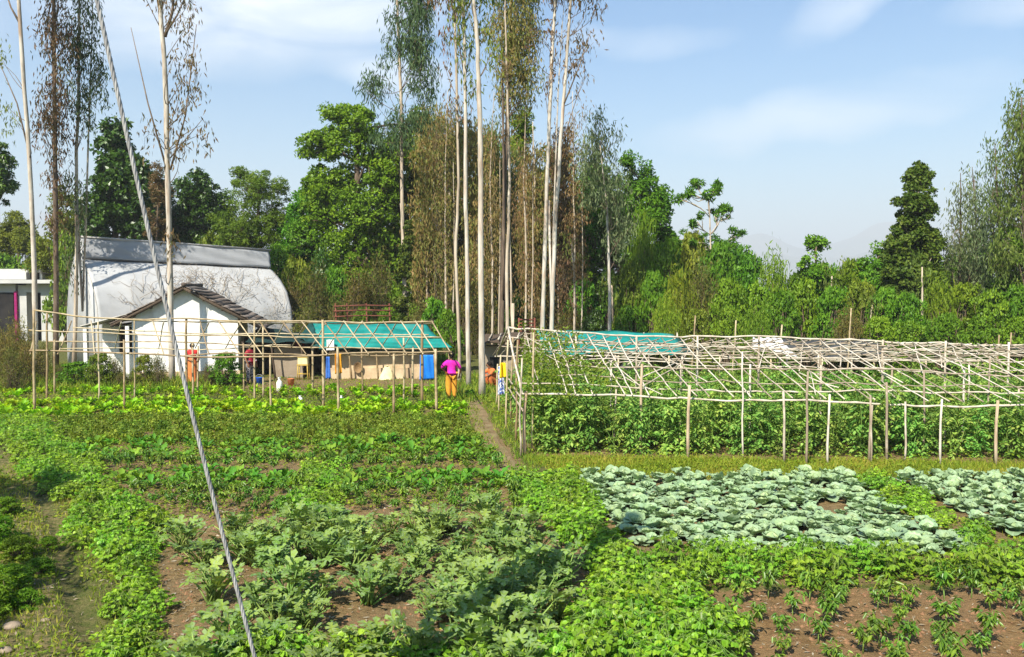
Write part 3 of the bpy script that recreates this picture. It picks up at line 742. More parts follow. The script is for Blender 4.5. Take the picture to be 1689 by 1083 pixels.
eucalypt('tallest leafy eucalyptus cut by the right edge', [(1690, 612), (1690, 450), (1686, 300), (1684, 160)], 38, (5, 1.6), [(1682, 185, 22, 52, 1.3), (1672, 250, 22, 55, 1.2), (1660, 340, 30, 45), (1694, 300, 30, 80, 1.1), (1720, 230, 40, 90), (1662, 415, 36, 45)], 'euc_green', 'bark_dark', 1.7, group=GT)
broadleaf('deep green bushy tree below the tallest eucalyptus at the right edge', 1680, 39, 6, [(1680, 410, 36, 50), (1672, 480, 40, 60), (1720, 450, 40, 80), (1665, 540, 40, 40)], 'broad_mid', 26, .5, 100, .23, .12, group=GT)
broadleaf('dark crown with drooping fronds at the left edge', -6, 48, 6, [(-2, 262, 26, 34), (6, 310, 24, 24), (-20, 300, 40, 50)], 'broad_dark', 24, .5, 80, .36, .1, group=GT, droop=1.2)
broadleaf('grey-green tree beyond the white building', 28, 72, 5, [(30, 372, 26, 26), (14, 395, 30, 30), (46, 400, 26, 26), (-10, 420, 30, 40), (70, 420, 30, 30)], 'olive', 22, .7, 80, .34, .13, group=GT)
broadleaf('reddish-leaved tree beside the white-barked eucalyptus, above the greenhouse', 255, 55, 3, [(262, 310, 20, 45), (258, 370, 24, 40)], 'euc_red', 22, .5, 70, .3, .09, group=GT)

for lb, x, d, el_, lf, n_ in [
    ('olive tree filling the gap right of the largest dark-green tree', 668, 56, [(655, 330, 36, 50), (690, 300, 34, 60), (680, 390, 44, 60), (650, 430, 40, 50), (700, 450, 44, 50), (640, 260, 26, 34)], 'olive', 24),
    ('olive tree at the back of the brown stand, left of the path-side trunk', 745, 58, [(735, 330, 40, 60), (760, 260, 34, 50), (720, 250, 26, 36), (750, 420, 50, 60), (775, 350, 34, 60)], 'olive', 22),
    ('green tree at the back of the brown stand, right of the path-side trunk', 815, 58, [(815, 330, 40, 60), (800, 250, 30, 40), (840, 400, 44, 60), (790, 430, 44, 60)], 'broad_mid', 22),
    ('olive tree at the back behind the two pale ridge trunks', 900, 58, [(895, 330, 40, 60), (920, 270, 30, 40), (930, 400, 44, 70), (880, 430, 44, 60), (960, 350, 30, 60)], 'olive', 22),
    ('mid-green tree low behind the young grey-green eucalyptus', 1000, 54, [(1000, 400, 44, 60), (960, 440, 40, 60), (1040, 450, 44, 60), (985, 300, 26, 40)], 'broad_mid', 24),
    ('bushy green tree at the left end of the low thicket', 1110, 50, [(1105, 420, 36, 40), (1130, 450, 40, 50), (1085, 460, 40, 50), (1160, 440, 30, 36)], 'bright', 24),
    ('green tree just left of the ivy tower', 1440, 46, [(1440, 455, 30, 36), (1425, 490, 40, 40), (1450, 420, 12, 30, .5)], 'broad_mid', 24),
    ('green tree between the ivy tower and the right edge', 1590, 46, [(1580, 450, 36, 40), (1615, 430, 34, 50), (1560, 490, 40, 40), (1640, 480, 40, 50)], 'broad_mid', 24),
    ('dark olive tree at the left behind the red-leaved eucalyptus', 110, 62, [(110, 380, 34, 50), (80, 430, 36, 40), (130, 430, 40, 50), (105, 330, 20, 30, .6)], 'olive', 22),
    ('round green tree joining the feathery olive tree to the largest dark-green tree', 502, 57, [(498, 350, 30, 50), (515, 410, 36, 50), (480, 400, 34, 50), (530, 330, 20, 40)], 'broad_mid', 24),
    ('dark tree closing the gap between the dark rounded tree and the feathery olive tree', 368, 64, [(365, 350, 28, 40), (350, 400, 36, 40), (385, 400, 34, 40)], 'broad_dark', 24),
    ('dark tree just behind the white-barked eucalyptus, above the greenhouse', 268, 64, [(262, 340, 28, 50), (250, 390, 36, 40), (285, 380, 30, 40)], 'broad_dark', 24),
    ('green tree at the back of the thicket under the open airy tree', 1185, 53, [(1170, 420, 36, 36), (1205, 435, 36, 36), (1140, 430, 30, 40), (1235, 450, 26, 30)], 'broad_mid', 24),
    ('green tree low behind the right end of the greenhouse', 480, 52, [(470, 440, 40, 40), (500, 400, 30, 40), (450, 470, 40, 40), (520, 470, 40, 40)], 'broad_mid', 24)]:
    broadleaf(lb, x, d, 5, el_, lf, n_, .6, 95, .27, .14, group=GT)
# ------------------------------------------------------------------ thicket bushes: a few shapes copied
def bush_mesh(name, leaf, mode, seed):
    mb = MB()
    k = 80
    th_, zz = U(0, 6.283, k), U(.06, 1.0, k) ** .85
    rr_ = U(.15, 1, k) ** .55 * (1 - .75 * zz ** 3.2) * U(.75, 1.05, k)
    S = np.stack([np.cos(th_) * rr_, np.sin(th_) * rr_, zz * 1.5 + .05], 1)
    S[:, 2] = np.maximum(S[:, 2], .15)
    for s_ in S[::2]:
        branch(mb, (s_[0] * .15, s_[1] * .15, -.05), s_, .022, .006, .15, 5, m=1)
    if mode == 'broad':
        clumps(mb, S, U(.14, .30, k), 56, .115, .062)
    elif mode == 'bamboo':
        sprays(mb, S, 44, .16, .17, .036, droop=.9)
    else:
        sprays(mb, S, 34, .17, .15, .034, droop=.2)
        for s_ in S:
            branch(mb, (s_[0] * .5, s_[1] * .5, .1), s_ * np.array([1.05, 1.05, 1.12]), .008, .003, .12, 4, m=1)
    return mb.mesh(name, [M[leaf], M['twig']])
BM = {}
for nm, leaf, mode in (('bright', 'bright', 'broad'), ('green', 'broad_mid', 'broad'), ('bamboo', 'bamboo_leaf', 'bamboo'), ('olive', 'olive', 'broad'), ('scrub', 'scrub', 'scrub'), ('dry', 'weed_dry', 'scrub'), ('dark', 'broad_dark', 'broad')):
    BM[nm] = [bush_mesh('bush_' + nm, leaf, mode, i) for i in range(2)]
def bush(kind, x, ytop, d, wpx, label, group, yb=None, name='bush'):
    top = at(x, ytop, d); g = at(x, ytop, d)
    h = top[2] / 1.55
    o = link(name, BM[kind][int(rng.integers(2))], loc=(top[0], d, 0))
    wd = wpx * d / F / 1.05
    o.scale = (wd, min(wd, 3), h); o.rotation_euler[2] = U(0, 6.28)
    return tag(o, label, 'bush', group)
GK = 'bushes of the thicket behind the yard'
LB = {'bright': 'bright yellow-green bush in the thicket behind the right trellis', 'green': 'deep green bush in the thicket behind the trellises', 'bamboo': 'feathery bamboo-like clump in the thicket behind the right trellis',
      'olive': 'olive-green bush in the thicket behind the yard and trellis', 'scrub': 'brownish scrub bush behind the teal-roofed sheds', 'dry': 'dry brown weedy bush at the left edge by the white building', 'dark': 'dark bush deep in the shade at the back of the thicket'}
for x, y, d, wx, k in [
    (1060, 395, 47, 40, 'bamboo'), (1100, 420, 46, 42, 'bright'), (1145, 410, 47, 42, 'olive'), (1185, 425, 45, 45, 'bright'), (1230, 412, 47, 40, 'green'), (1275, 428, 46, 42, 'bamboo'), (1320, 440, 46, 40, 'bright'), (1365, 425, 47, 42, 'green'), (1405, 418, 46, 40, 'bright'), (1445, 425, 45, 40, 'green'), (1480, 440, 44, 40, 'bright'),
    (1040, 450, 42, 36, 'olive'), (1080, 470, 41, 38, 'bright'), (1120, 480, 40, 38, 'bamboo'), (1160, 470, 41, 40, 'scrub'), (1205, 478, 40, 42, 'bright'), (1250, 490, 40, 40, 'green'), (1290, 500, 39, 38, 'bright'), (1330, 485, 40, 40, 'green'), (1375, 490, 39, 40, 'bright'), (1420, 480, 40, 42, 'olive'), (1460, 495, 39, 40, 'bright'), (1500, 500, 38, 42, 'green'), (1545, 490, 39, 44, 'bamboo'), (1590, 485, 39, 44, 'bright'), (1630, 495, 38, 44, 'green'), (1675, 490, 38, 44, 'bright'), (1720, 480, 38, 44, 'green'),
    (1100, 525, 37, 36, 'bamboo'), (1150, 530, 37, 36, 'olive'), (1200, 525, 37, 36, 'bright'), (1250, 532, 36, 36, 'bamboo'), (1400, 535, 36, 36, 'scrub'), (1450, 540, 36, 40, 'bright'), (1500, 545, 36, 40, 'green'), (1560, 535, 36, 40, 'bright'), (1620, 540, 36, 40, 'green'), (1680, 540, 36, 40, 'bright'),
    (960, 470, 46, 36, 'green'), (1000, 460, 47, 36, 'dark'), (940, 520, 43, 34, 'scrub'), (980, 525, 42, 34, 'dark'), (1040, 520, 41, 34, 'green'), (900, 470, 52, 36, 'dark'), (860, 440, 55, 40, 'scrub'), (820, 470, 54, 40, 'dark'), (880, 530, 45, 30, 'scrub'),
    (455, 425, 50, 40, 'green'), (490, 440, 49, 40, 'olive'), (530, 430, 50, 40, 'dark'), (480, 490, 46, 34, 'scrub'), (520, 470, 47, 36, 'scrub'), (555, 455, 48, 36, 'green'), (590, 470, 47, 36, 'scrub'), (625, 450, 48, 40, 'scrub'), (660, 480, 48, 36, 'green'), (700, 450, 50, 40, 'scrub'), (735, 470, 49, 36, 'scrub'), (770, 480, 48, 36, 'scrub'), (505, 520, 43, 30, 'scrub'), (560, 515, 43, 32, 'scrub'), (600, 520, 43, 30, 'olive'), (640, 520, 43, 30, 'green'), (715, 505, 41, 34, 'green'), (740, 520, 38, 28, 'green'), (690, 525, 43, 30, 'scrub'), (800, 500, 46, 34, 'scrub'), (850, 500, 46, 34, 'dark'),
    (110, 400, 58, 40, 'olive'), (150, 420, 60, 40, 'dark'), (250, 400, 64, 46, 'dark'), (350, 400, 60, 46, 'olive'), (60, 440, 66, 40, 'green'), (5, 430, 70, 50, 'green'), 
    (5, 560, 33, 30, 'dry'), (40, 575, 32, 26, 'dry'), (-20, 545, 36, 34, 'dry'), (28, 540, 37, 26, 'dry'), (20, 590, 30, 26, 'scrub'), (70, 575, 34, 22, 'dry'), (-60, 560, 33, 50, 'dry'),
    (1780, 500, 38, 60, 'green'), (1800, 420, 45, 60, 'green')]:
    lb = LB[k]
    if k == 'scrub' and x > 1000: lb = 'brownish scrub bush in the thicket behind the right trellis'
    if k == 'scrub' and x < 100: lb = 'brownish scrub bush at the left edge beside the trellis end'
    if k in ('olive', 'dark', 'green') and x < 420: lb = {'olive': 'olive-green bush behind the greenhouse', 'dark': 'dark bush behind the greenhouse', 'green': 'green bush beyond the white building'}[k]
    if k != 'dry': y -= (12 if x > 1000 else 6) - (28 if 1200 < x < 1450 and y < 470 else 0)
    bush(k, x, y, d, wx, lb, GK if k != 'dry' else 'dry bushes at the left edge')
# deep back row closing the gaps low down
for x in range(120, 1900, 75):
    bush('dark', x + U(-20, 20), 440 + U(-14, 14) + (14 if x > 1180 else 0) + (14 if 1200 < x < 1450 else 0), 62 + U(-3, 3), 60, 'dark bush in the rearmost row behind the thicket', 'bushes at the back of the thicket')
# bare poles and thin stems inside the thicket
for x, y0, y1, d, lb in [(1372, 455, 600, 40, 'pale slender sapling stem in the thicket left of the ivy tower'), (1520, 440, 600, 38, 'pale thin sapling stem below the ivy tower'), (1505, 490, 600, 38.5, 'short pale sapling stem below the ivy tower'), (1438, 500, 600, 39, 'crooked thin sapling stem in the thicket'), (948, 400, 610, 44, 'brown crooked sapling stem right of the two pale trunks'), (1012, 470, 612, 43, 'thin brown stem beside the white young trunk')]:
    mb = MB(); q = px_path([(x, y1), (x + U(-4, 4), (y0 + y1) / 2), (x + U(-6, 6), y0)], d); tube(mb, q, np.linspace(2.6, 1.2, len(q)) * d / F, 6)
    root = thing('sapling', lb, 'tree', loc=(q[0][0], d, 0), group='bare sapling stems')
    part('trunk', mb, M['bark_pale'], root)
    cr = MB(); sprays(cr, q[-1] + in_ball(14, .5) * np.array([.6, .6, .9]), 10, .15, .24, .06); part('crown', cr, M['euc_green'], root)
# ================================================================== trellises
def pole(mb, a, b, r, wob=.012, sides=6, v=None):
    a, b = np.asarray(a, float), np.asarray(b, float)
    ln = np.linalg.norm(b - a)
    n = max(4, min(40, int(ln / .35)))
    t = np.linspace(0, 1, n)[:, None]
    P = a + (b - a) * t
    o = np.cumsum(rng.normal(size=(n, 3)), axis=0); o -= o[0] + (o[-1] - o[0]) * t
    P = P + o * wob * .6
    rad = r * np.linspace(1.08, .9, n) * (1 + .1 * (np.arange(n) % 2))
    tube(mb, P, rad, sides, v=U(0, 1) if v is None else v)

def polyrail(mb, P, r, n=40, wob=.02):
    P = np.asarray(P, float)
    s = np.concatenate([[0], np.cumsum(np.linalg.norm(np.diff(P, axis=0), axis=1))])
    t = np.linspace(0, s[-1], n)
    Q = np.stack([np.interp(t, s, P[:, k]) for k in range(3)], 1)
    o = np.cumsum(rng.normal(size=(n, 3)), axis=0); o -= o[0] + (o[-1] - o[0]) * np.linspace(0, 1, n)[:, None]
    Q += o * wob * .5
    tube(mb, Q, r * (1 + .12 * (np.arange(n) % 2)) * U(.85, 1.1, n), 6)

def onepart(name, root, mat, fn, *a, **k):
    mb = MB(); fn(mb, *a, **k); return part(name, mb, M[mat], root)

# --- left trellis (yellow bamboo, gabled)
lt = thing('bamboo_trellis', 'yellow bamboo gabled trellis frame standing empty over the lettuce rows', 'trellis', loc=(*gp(57, 682)[:2], 0), group='bamboo trellises')
posts = [(57, 512, 682, 1.25), (205, 560, 680, 1), (447, 585, 680, .9), (558, 572, 684, 1.15), (649, 583, 682, 1.15), (720, 575, 682, 1.25),
         (77, 516, 664, 1.1), (308, 524, 666, 1.2), (420, 529, 668, .9), (533, 527, 669, 1.25), (696, 527, 666, 1.35), (666, 556, 670, .8), (163, 530, 664, .8), (222, 525, 660, .7),
         (90, 560, 652, 1), (318, 566, 655, 1.1), (326, 570, 652, .9), (434, 538, 655, .9), (516, 572, 648, 1.15), (598, 570, 650, 1.0), (680, 571, 655, 1.0), (403, 566, 650, .8)]
for x, yt, yb, k in posts:
    g = gp(x, yb); top = at(x + U(-1.5, 1.5), yt, g[1])
    onepart('post', lt, 'bamboo', pole, (g[0], g[1], -.1), top, .033 * k, .014)
def PX(pts, d): return [at(x, y, d) for x, y in pts]
RL = [(PX([(56, 511), (120, 519), (215, 526), (308, 524), (420, 530), (533, 529), (620, 531), (715, 530)], 26.9), .034), (PX([(190, 525), (330, 528), (480, 529), (640, 531), (714, 533)], 27.0), .028),
      (PX([(48, 578), (160, 580), (300, 583), (400, 585), (480, 586), (600, 583), (745, 580)], 25.25), .034), (PX([(300, 587), (470, 583), (640, 586), (735, 583)], 25.3), .026),
      (PX([(48, 544), (160, 549), (270, 553), (420, 554), (560, 556), (727, 556)], 26.1), .028),
      (PX([(77, 563), (180, 565), (280, 563), (420, 571), (560, 573), (705, 575)], 29.8), .030), (PX([(100, 575), (230, 571), (330, 575), (480, 569)], 29.9), .024),
      (PX([(120, 540), (270, 545), (420, 549), (560, 551), (707, 552)], 28.3), .026)]
for P, r in RL: onepart('rail', lt, 'bamboo', polyrail, P, r * .72)
for x0, x1 in [(428, 467), (393, 432), (465, 505), (497, 540), (534, 575), (567, 608), (597, 642), (632, 671), (661, 698), (685, 720), (712, 745), (360, 396), (330, 345), (252, 270), (150, 156), (60, 50), (118, 95)]:
    onepart('rafter', lt, 'bamboo', pole, at(x0, 529, 26.95), at(x1, 584, 25.2), .019, .01)
for x0, x1 in [(690, 665), (655, 628), (628, 600), (596, 568), (567, 540), (538, 512), (505, 480), (470, 446), (436, 410), (398, 372), (345, 322), (270, 262), (200, 190)]:
    onepart('rafter', lt, 'bamboo_grey', pole, at(x0, 531, 26.95), at(x1, 574, 29.8), .018, .01)

# --- right trellis (weathered poles, two slopes, long)
rt = thing('bamboo_trellis', 'long weathered grey pole trellis with crossed rafters over the tomato rows', 'trellis', loc=(.25, 18.7, 0), group='bamboo trellises')
XE = 15.0
fx = lambda x: (x - .25) / (XE - .25)
def front(x): return np.array([x, 18.65 - 1.1 * fx(x), np.interp(x, [0, 4, 9, 15], [1.34, 1.30, 1.24, 1.2])])
def ridge_(x): return np.array([x, 22.6 - .7 * fx(x), np.interp(x, [-.3, 1.2, 3.2, 6.5, 9.5, 15], [2.66, 2.50, 2.33, 2.33, 2.26, 2.16])])
def back(x): return np.array([x, 27.0 - .7 * fx(x), np.interp(x, [0, 6, 15], [1.52, 1.5, 1.42])])
def mixp(A, B, s): return lambda x: A(x) * (1 - s) + B(x) * s
def railx(fn, x0, x1, r, n=60, wob=.022):
    onepart('rail', rt, 'bamboo_grey', polyrail, [fn(x) for x in np.linspace(x0, x1, 24)], r * .66, n, wob * 1.4)
railx(front, .22, XE, .034); railx(mixp(front, ridge_, .14), .2, XE, .028); railx(mixp(front, ridge_, .42), 1.0, XE, .028); railx(mixp(front, ridge_, .68), .5, XE, .026)
railx(ridge_, -.1, XE, .036); railx(lambda x: ridge_(x) + np.array([0, .1, -.09]), 1.0, XE, .028)
railx(mixp(ridge_, back, .3), -.2, XE, .026); railx(mixp(ridge_, back, .62), -.4, XE, .026); railx(back, -.55, XE, .032); railx(lambda x: back(x) + np.array([0, -.15, -.12]), 2, XE, .024)
for i in range(36):
    x = .35 + i * .405 + U(-.06, .06)
    onepart('rafter', rt, 'bamboo_grey', pole, ridge_(x) + [0, 0, .03], front(x + .28 + U(-.12, .2)) + [0, -.06, .03], .0145, .02)
for i in range(42):
    x = .1 + i * .35 + U(-.05, .05)
    onepart('rafter', rt, 'bamboo_grey', pole, ridge_(x) + [0, 0, .02], back(x - .75 + U(-.1, .1)) + [0, .05, .02], .0145, .02)
for i in range(14):
    x = 2.0 + i * .95
    onepart('brace', rt, 'bamboo_grey', pole, mixp(front, ridge_, .42)(x), ridge_(x + .9), .013, .02)
# front row posts as seen: (px x, y base, y top, thickness)
for x, yb, yt, k in [(866, 750, 645, 1.7), (859, 752, 590, .9), (1012, 742, 636, .8), (1056, 748, 600, 1.5), (1135, 757, 635, 1.7), (1226, 757, 580, .8), (1294, 766, 645, 1.2), (1330, 768, 612, 1.2), (1365, 768, 650, 1.1), (1433, 764, 652, 1.1), (1437, 764, 668, .9),
                     (1463, 762, 630, 1.3), (1492, 760, 662, 1.0), (1521, 752, 612, 1.1), (1551, 768, 658, 1.1), (1557, 745, 690, .8), (1643, 766, 660, 1.6), (1628, 730, 590, 1.0), (1594, 712, 600, 1.1), (1682, 742, 640, 1.0), (1730, 768, 650, 1.3)]:
    g = gp(x, yb); top = at(x + U(-2, 5), yt, g[1] + U(0, .1))
    onepart('post', rt, 'post_wood' if k > 1.45 else 'bamboo_grey', pole, (g[0], g[1], -.1), top, .0175 * k + .004, .024)
# posts down the left end and inside
for x, yb, yt, d_ in [(877, 745, 548, 0), (835, 706, 560, 0), (823, 680, 585, 0), (818, 668, 600, 0), (851, 728, 560, 0), (843, 690, 556, 0)]:
    g = gp(x, yb); onepart('post', rt, 'bamboo', pole, (g[0], g[1], -.1), at(x + 3, yt, g[1]), .024, .02)
for i, x in enumerate(np.linspace(1.7, 14.5, 9)):
    r_ = ridge_(x); onepart('post', rt, 'bamboo_grey', pole, (r_[0], r_[1], -.1), r_ + [0, 0, .08], .03, .016)
for i, x in enumerate(np.linspace(.2, 14.5, 10)):
    r_ = back(x); onepart('post', rt, 'bamboo', pole, (r_[0], r_[1], -.1), r_ + [0, 0, .06], .028, .016)
for i, x in enumerate(np.linspace(2.4, 14, 8)):
    r_ = mixp(front, ridge_, .5)(x); onepart('post', rt, 'bamboo_grey', pole, (r_[0], r_[1], -.1), r_ + [0, 0, .05], .026, .016)
for fr_ in (.28, .56, .84):
    railx(lambda x, q=fr_: mixp(front, ridge_, q)(x) + np.array([0, 0, .02 * math.sin(x * 3 + q * 9)]), .6 + fr_, XE, .019, 60, .03)
for fr_ in (.16, .46, .8):
    railx(lambda x, q=fr_: mixp(ridge_, back, q)(x) + np.array([0, 0, .02 * math.sin(x * 2 + q * 9)]), .3, XE, .018, 60, .03)
for i in range(26):
    x, q = U(1.0, 14.5), U(0, .6); onepart('stick', rt, 'bamboo_grey', pole, mixp(front, ridge_, q)(x) + [0, 0, .03], mixp(front, ridge_, min(1, q + U(.2, .45)))(x + U(-1.3, 1.3)) + [0, 0, .04], U(.008, .013), .03)
A, B_ = ridge_(-.1), back(-.5)
onepart('rafter', rt, 'bamboo_grey', pole, ridge_(-.1), front(.22), .026); onepart('rafter', rt, 'bamboo_grey', pole, A, B_, .026)
for z, s in ((.75, 0), (1.0, .2)):
    onepart('rail', rt, 'bamboo_grey', pole, (.25, 18.7, z + .2), (-.45, 26.8, z + .25), .02)

# loose upright poles behind the right trellis
for x, yt, d in [(1402, 508, 33), (1145, 520, 33), (1212, 528, 33.5), (1646, 552, 31), (1666, 548, 31), (1288, 535, 33)]:
    root = thing('upright_pole', {1402: 'tall tilted bamboo pole standing against the thicket, tallest above the right trellis', 1145: 'bamboo pole standing just right of the far teal roof', 1212: 'short dark pole against the thicket, between the teal roof and the white sheet', 1646: 'left of two short poles above the trellis near the right edge', 1666: 'right of two short poles above the trellis near the right edge', 1288: 'thin pole behind the white plastic sheet'}[x], 'pole', loc=(at(x, yt, d)[0], d, 0), group='poles behind the trellis')
    onepart('shaft', root, 'bamboo', pole, (at(x - 4, yt, d)[0], d, -.1), at(x + 2, yt, d), .03, .02)

# ================================================================== materials for buildings
M['whitewash'] = solid_mat('whitewash', [(.70, .69, .66), (.80, .79, .76), (.84, .83, .80)], 1.5, .9, .15, 12, stain=((.46, .41, .34), 1.3, .55))
M['concrete_white'] = solid_mat('painted_concrete', [(.40, .40, .38), (.54, .53, .51)], 1.2, .9, .1)
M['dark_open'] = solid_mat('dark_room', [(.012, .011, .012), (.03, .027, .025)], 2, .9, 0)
M['tile'] = solid_mat('weathered_roof_tile', [(.07, .055, .045), (.13, .10, .08), (.24, .20, .17)], 3.5, .9, .4, vmix=.4)
M['sheet_roof'] = solid_mat('grey_roof_sheet', [(.30, .28, .25), (.42, .40, .36), (.5, .48, .44)], 2, .85, .2, vmix=.3)
M['timber'] = solid_mat('old_timber', [(.05, .035, .025), (.11, .08, .055)], 5, .9, .3, stretch=(4, 4, 1))
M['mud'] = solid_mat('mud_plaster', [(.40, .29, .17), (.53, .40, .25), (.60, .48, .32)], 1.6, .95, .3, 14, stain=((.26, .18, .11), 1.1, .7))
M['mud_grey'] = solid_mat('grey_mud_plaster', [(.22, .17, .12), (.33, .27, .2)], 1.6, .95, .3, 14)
M['teal'] = solid_mat('teal_shade_net', [(.008, .20, .18), (.012, .30, .27), (.025, .40, .36)], 1.4, .75, .25, 30, trans=.3, stain=((.09, .27, .23), 1.3, .75))
M['teal_shaded'] = solid_mat('shaded_teal_net', [(.012, .05, .047), (.018, .085, .08)], 2, .8, .25, 30, trans=.25)  # teal net darkened: shade of the roof flaps put into the colour
M['poly'] = solid_mat('white_cover_sheet', [(.43, .43, .42), (.53, .53, .525), (.60, .60, .60)], .9, .6, .15, 6, trans=.25, stain=((.55, .52, .47), .5, .5))
M['vent_net'] = solid_mat('grey_vent_net', [(.40, .405, .415), (.49, .495, .505)], .9, .8, .15, 30, trans=.25)
M['grey_net'] = solid_mat('black_shade_net', [(.05, .055, .06), (.10, .105, .11)], 2, .9, .3, 20, trans=.3)
M['net_shaded'] = solid_mat('shaded_green_net', [(.012, .028, .026), (.02, .05, .047)], 2, .85, .25, 30, trans=.15)  # darker still: colour carries the shade on the open-fronted shed's roof
M['plastic_white'] = solid_mat('white_plastic_sheet', [(.70, .69, .70), (.82, .81, .82)], 2, .5, .5, 5, trans=.2)
M['tarp_blue'] = solid_mat('blue_tarpaulin', [(.008, .12, .48), (.015, .20, .66)], 2, .5, .3, 8)
M['rust'] = solid_mat('rusty_red_metal', [(.13, .045, .03), (.22, .075, .05)], 6, .8, .2)
M['steel'] = solid_mat('galvanised_strand', [(.27, .26, .26), (.42, .41, .40)], 8, .6, 0, spec=.3, vmix=.5)
M['concrete'] = solid_mat('pole_concrete', [(.32, .30, .27), (.45, .43, .4)], 4, .9, .2)
for nm, c in dict(cloth_orange=(.70, .33, .03), cloth_magenta=(.62, .02, .36), cloth_saffron=(.62, .28, .03), cloth_red=(.60, .03, .03), cloth_maroon=(.26, .015, .03), cloth_yellow=(.80, .60, .02), cloth_white=(.74, .74, .74), cloth_blue=(.05, .16, .50), cloth_orange_red=(.60, .17, .05), plastic_blue=(.02, .1, .5),
                  skin=(.25, .12, .065), hair=(.012, .009, .008), sack=(.66, .58, .32), wicker=(.24, .15, .07), wood_yellow=(.46, .32, .08), jar=(.74, .73, .70), black_bag=(.025, .025, .03), pink=(.28, .012, .11), terracotta=(.55, .2, .08)).items():
    M[nm] = solid_mat(nm, [tuple(q * .8 for q in c), c, tuple(min(1, q * 1.12) for q in c)], 6, .8, .2, 14)
def pattern_mat(name, a, b, sc):
    m, nt, out = newmat(name); L = nt.links.new
    vo = nd(nt, 'ShaderNodeTexVoronoi'); vo.inputs['Scale'].default_value = sc
    L(nd(nt, 'ShaderNodeTexCoord').outputs['Object'], vo.inputs['Vector'])
    p = nd(nt, 'ShaderNodeBsdfPrincipled'); p.inputs['Roughness'].default_value = .85
    L(ramp(nt, vo.outputs['Distance'], [a, a, b, b], [0, .42, .5, 1]), p.inputs['Base Color']); L(p.outputs[0], out.inputs[0]); return m
M['cloth_print'] = pattern_mat('printed_cloth', (.07, .13, .42), (.68, .70, .74), 14)
M['cloth_check'] = pattern_mat('checked_cloth', (.02, .02, .03), (.42, .38, .38), 18)

def xf(mb, O, rz):
    c, s = math.cos(rz), math.sin(rz)
    mb.V = [np.stack([a[:, 0] * c - a[:, 1] * s + O[0], a[:, 0] * s + a[:, 1] * c + O[1], a[:, 2]], 1) for a in mb.V]
    return mb

def prism(mb, poly, y0, y1, m=0, v=.5, ax='y'):
    """convex outline in (x,z) extruded in y"""
    n = len(poly); P = np.array(poly)
    a = np.stack([P[:, 0], np.full(n, y0), P[:, 1]], 1); b = np.stack([P[:, 0], np.full(n, y1), P[:, 1]], 1)
    cen = P.mean(0)
    V = np.concatenate([a, b, [[cen[0], y0, cen[1]], [cen[0], y1, cen[1]]]])
    j = np.arange(n); k = (j + 1) % n
    Q = np.stack([j, j + n, k + n, k], 1)
    T = np.concatenate([np.stack([np.full(n, 2 * n), j, k], 1), np.stack([np.full(n, 2 * n + 1), k + n, j + n], 1)])
    mb.add(V, Q, T, v=v, m=m)

# ================================================================== white cottage with tiled gable roof
O = at(305, YH, 34.7)[:2]; RZ = math.radians(12)
ho = thing('cottage', 'whitewashed cottage with weathered tiled gable roof in front of the greenhouse', 'house', loc=(O[0], O[1], 0))
HW, HD, EV, AP = 2.05, 4.2, 2.62, 3.74
mb = MB(); prism(mb, [(-HW, 0), (HW, 0), (HW, EV), (0, AP - .06), (-HW, EV)], 0, .22)
prism(mb, [(-HW, 0), (HW, 0), (HW, EV), (0, AP - .06), (-HW, EV)], HD - .22, HD)
box(mb, (-HW + .11, HD / 2, EV / 2), (.22, HD - .45, EV)); box(mb, (HW - .11, HD / 2, EV / 2), (.22, HD - .45, EV))
part('wall', xf(mb, O, RZ), M['whitewash'], ho, smooth=False)
mb = MB(); box(mb, (0, -.05, .16), (HW * 2 + .14, .1, .32)); part('plinth', xf(mb, O, RZ), M['mud'], ho, smooth=False)
sl = (AP - EV) / HW
def slope(sgn, over, y0, y1):
    mb = MB()
    rows = 13; ncol = 26
    tot = HW + over
    for r_ in range(rows):
        x0, x1 = tot * r_ / rows, tot * (r_ + 1.25) / rows
        def fn(u, w_):
            x = x0 + (x1 - x0) * u; y = y0 + (y1 - y0) * w_
            z = AP + .08 - x * sl + .03 * np.abs(np.sin(w_ * math.pi * ncol)) + .035 * u + .02 * np.sin(w_ * 5 + r_)
            return np.stack([sgn * np.minimum(x, tot + .05), y, z], -1)
        grid_sheet(mb, fn, 3, ncol * 4 + 1, v=U(0, 1), thick=.025 * sgn)
    return mb
rf = part('roof', xf(slope(-1, .72, -.32, HD + .3), O, RZ), M['tile'], ho)
part('roof', xf(slope(1, 1.12, -.32, HD + .3), O, RZ), M['tile'], ho)
mb = MB(); tube(mb, [(0, -.35, AP + .13), (0, HD / 2, AP + .11), (0, HD + .3, AP + .13)], .09, 8); part('ridge_cap', xf(mb, O, RZ), M['tile'], ho)
for sgn, over in ((-1, .72), (1, 1.12)):
    mb = MB(); a = np.array([0, -.28, AP - .02]); b = np.array([sgn * (HW + over), -.28, AP - .02 - (HW + over) * sl])
    tube(mb, [a, (a + b) / 2 + [0, 0, -.02], b], .065, 6); part('barge_board', xf(mb, O, RZ), M['timber'], ho)
    for k in range(4):
        mb = MB(); x = sgn * (HW + over) * (k + 1) / 4.3; z = AP - .10 - abs(x) * sl
        tube(mb, [(x, -.31, z), (x, HD * .5, z), (x, HD, z)], .045, 6); part('purlin', xf(mb, O, RZ), M['timber'], ho)
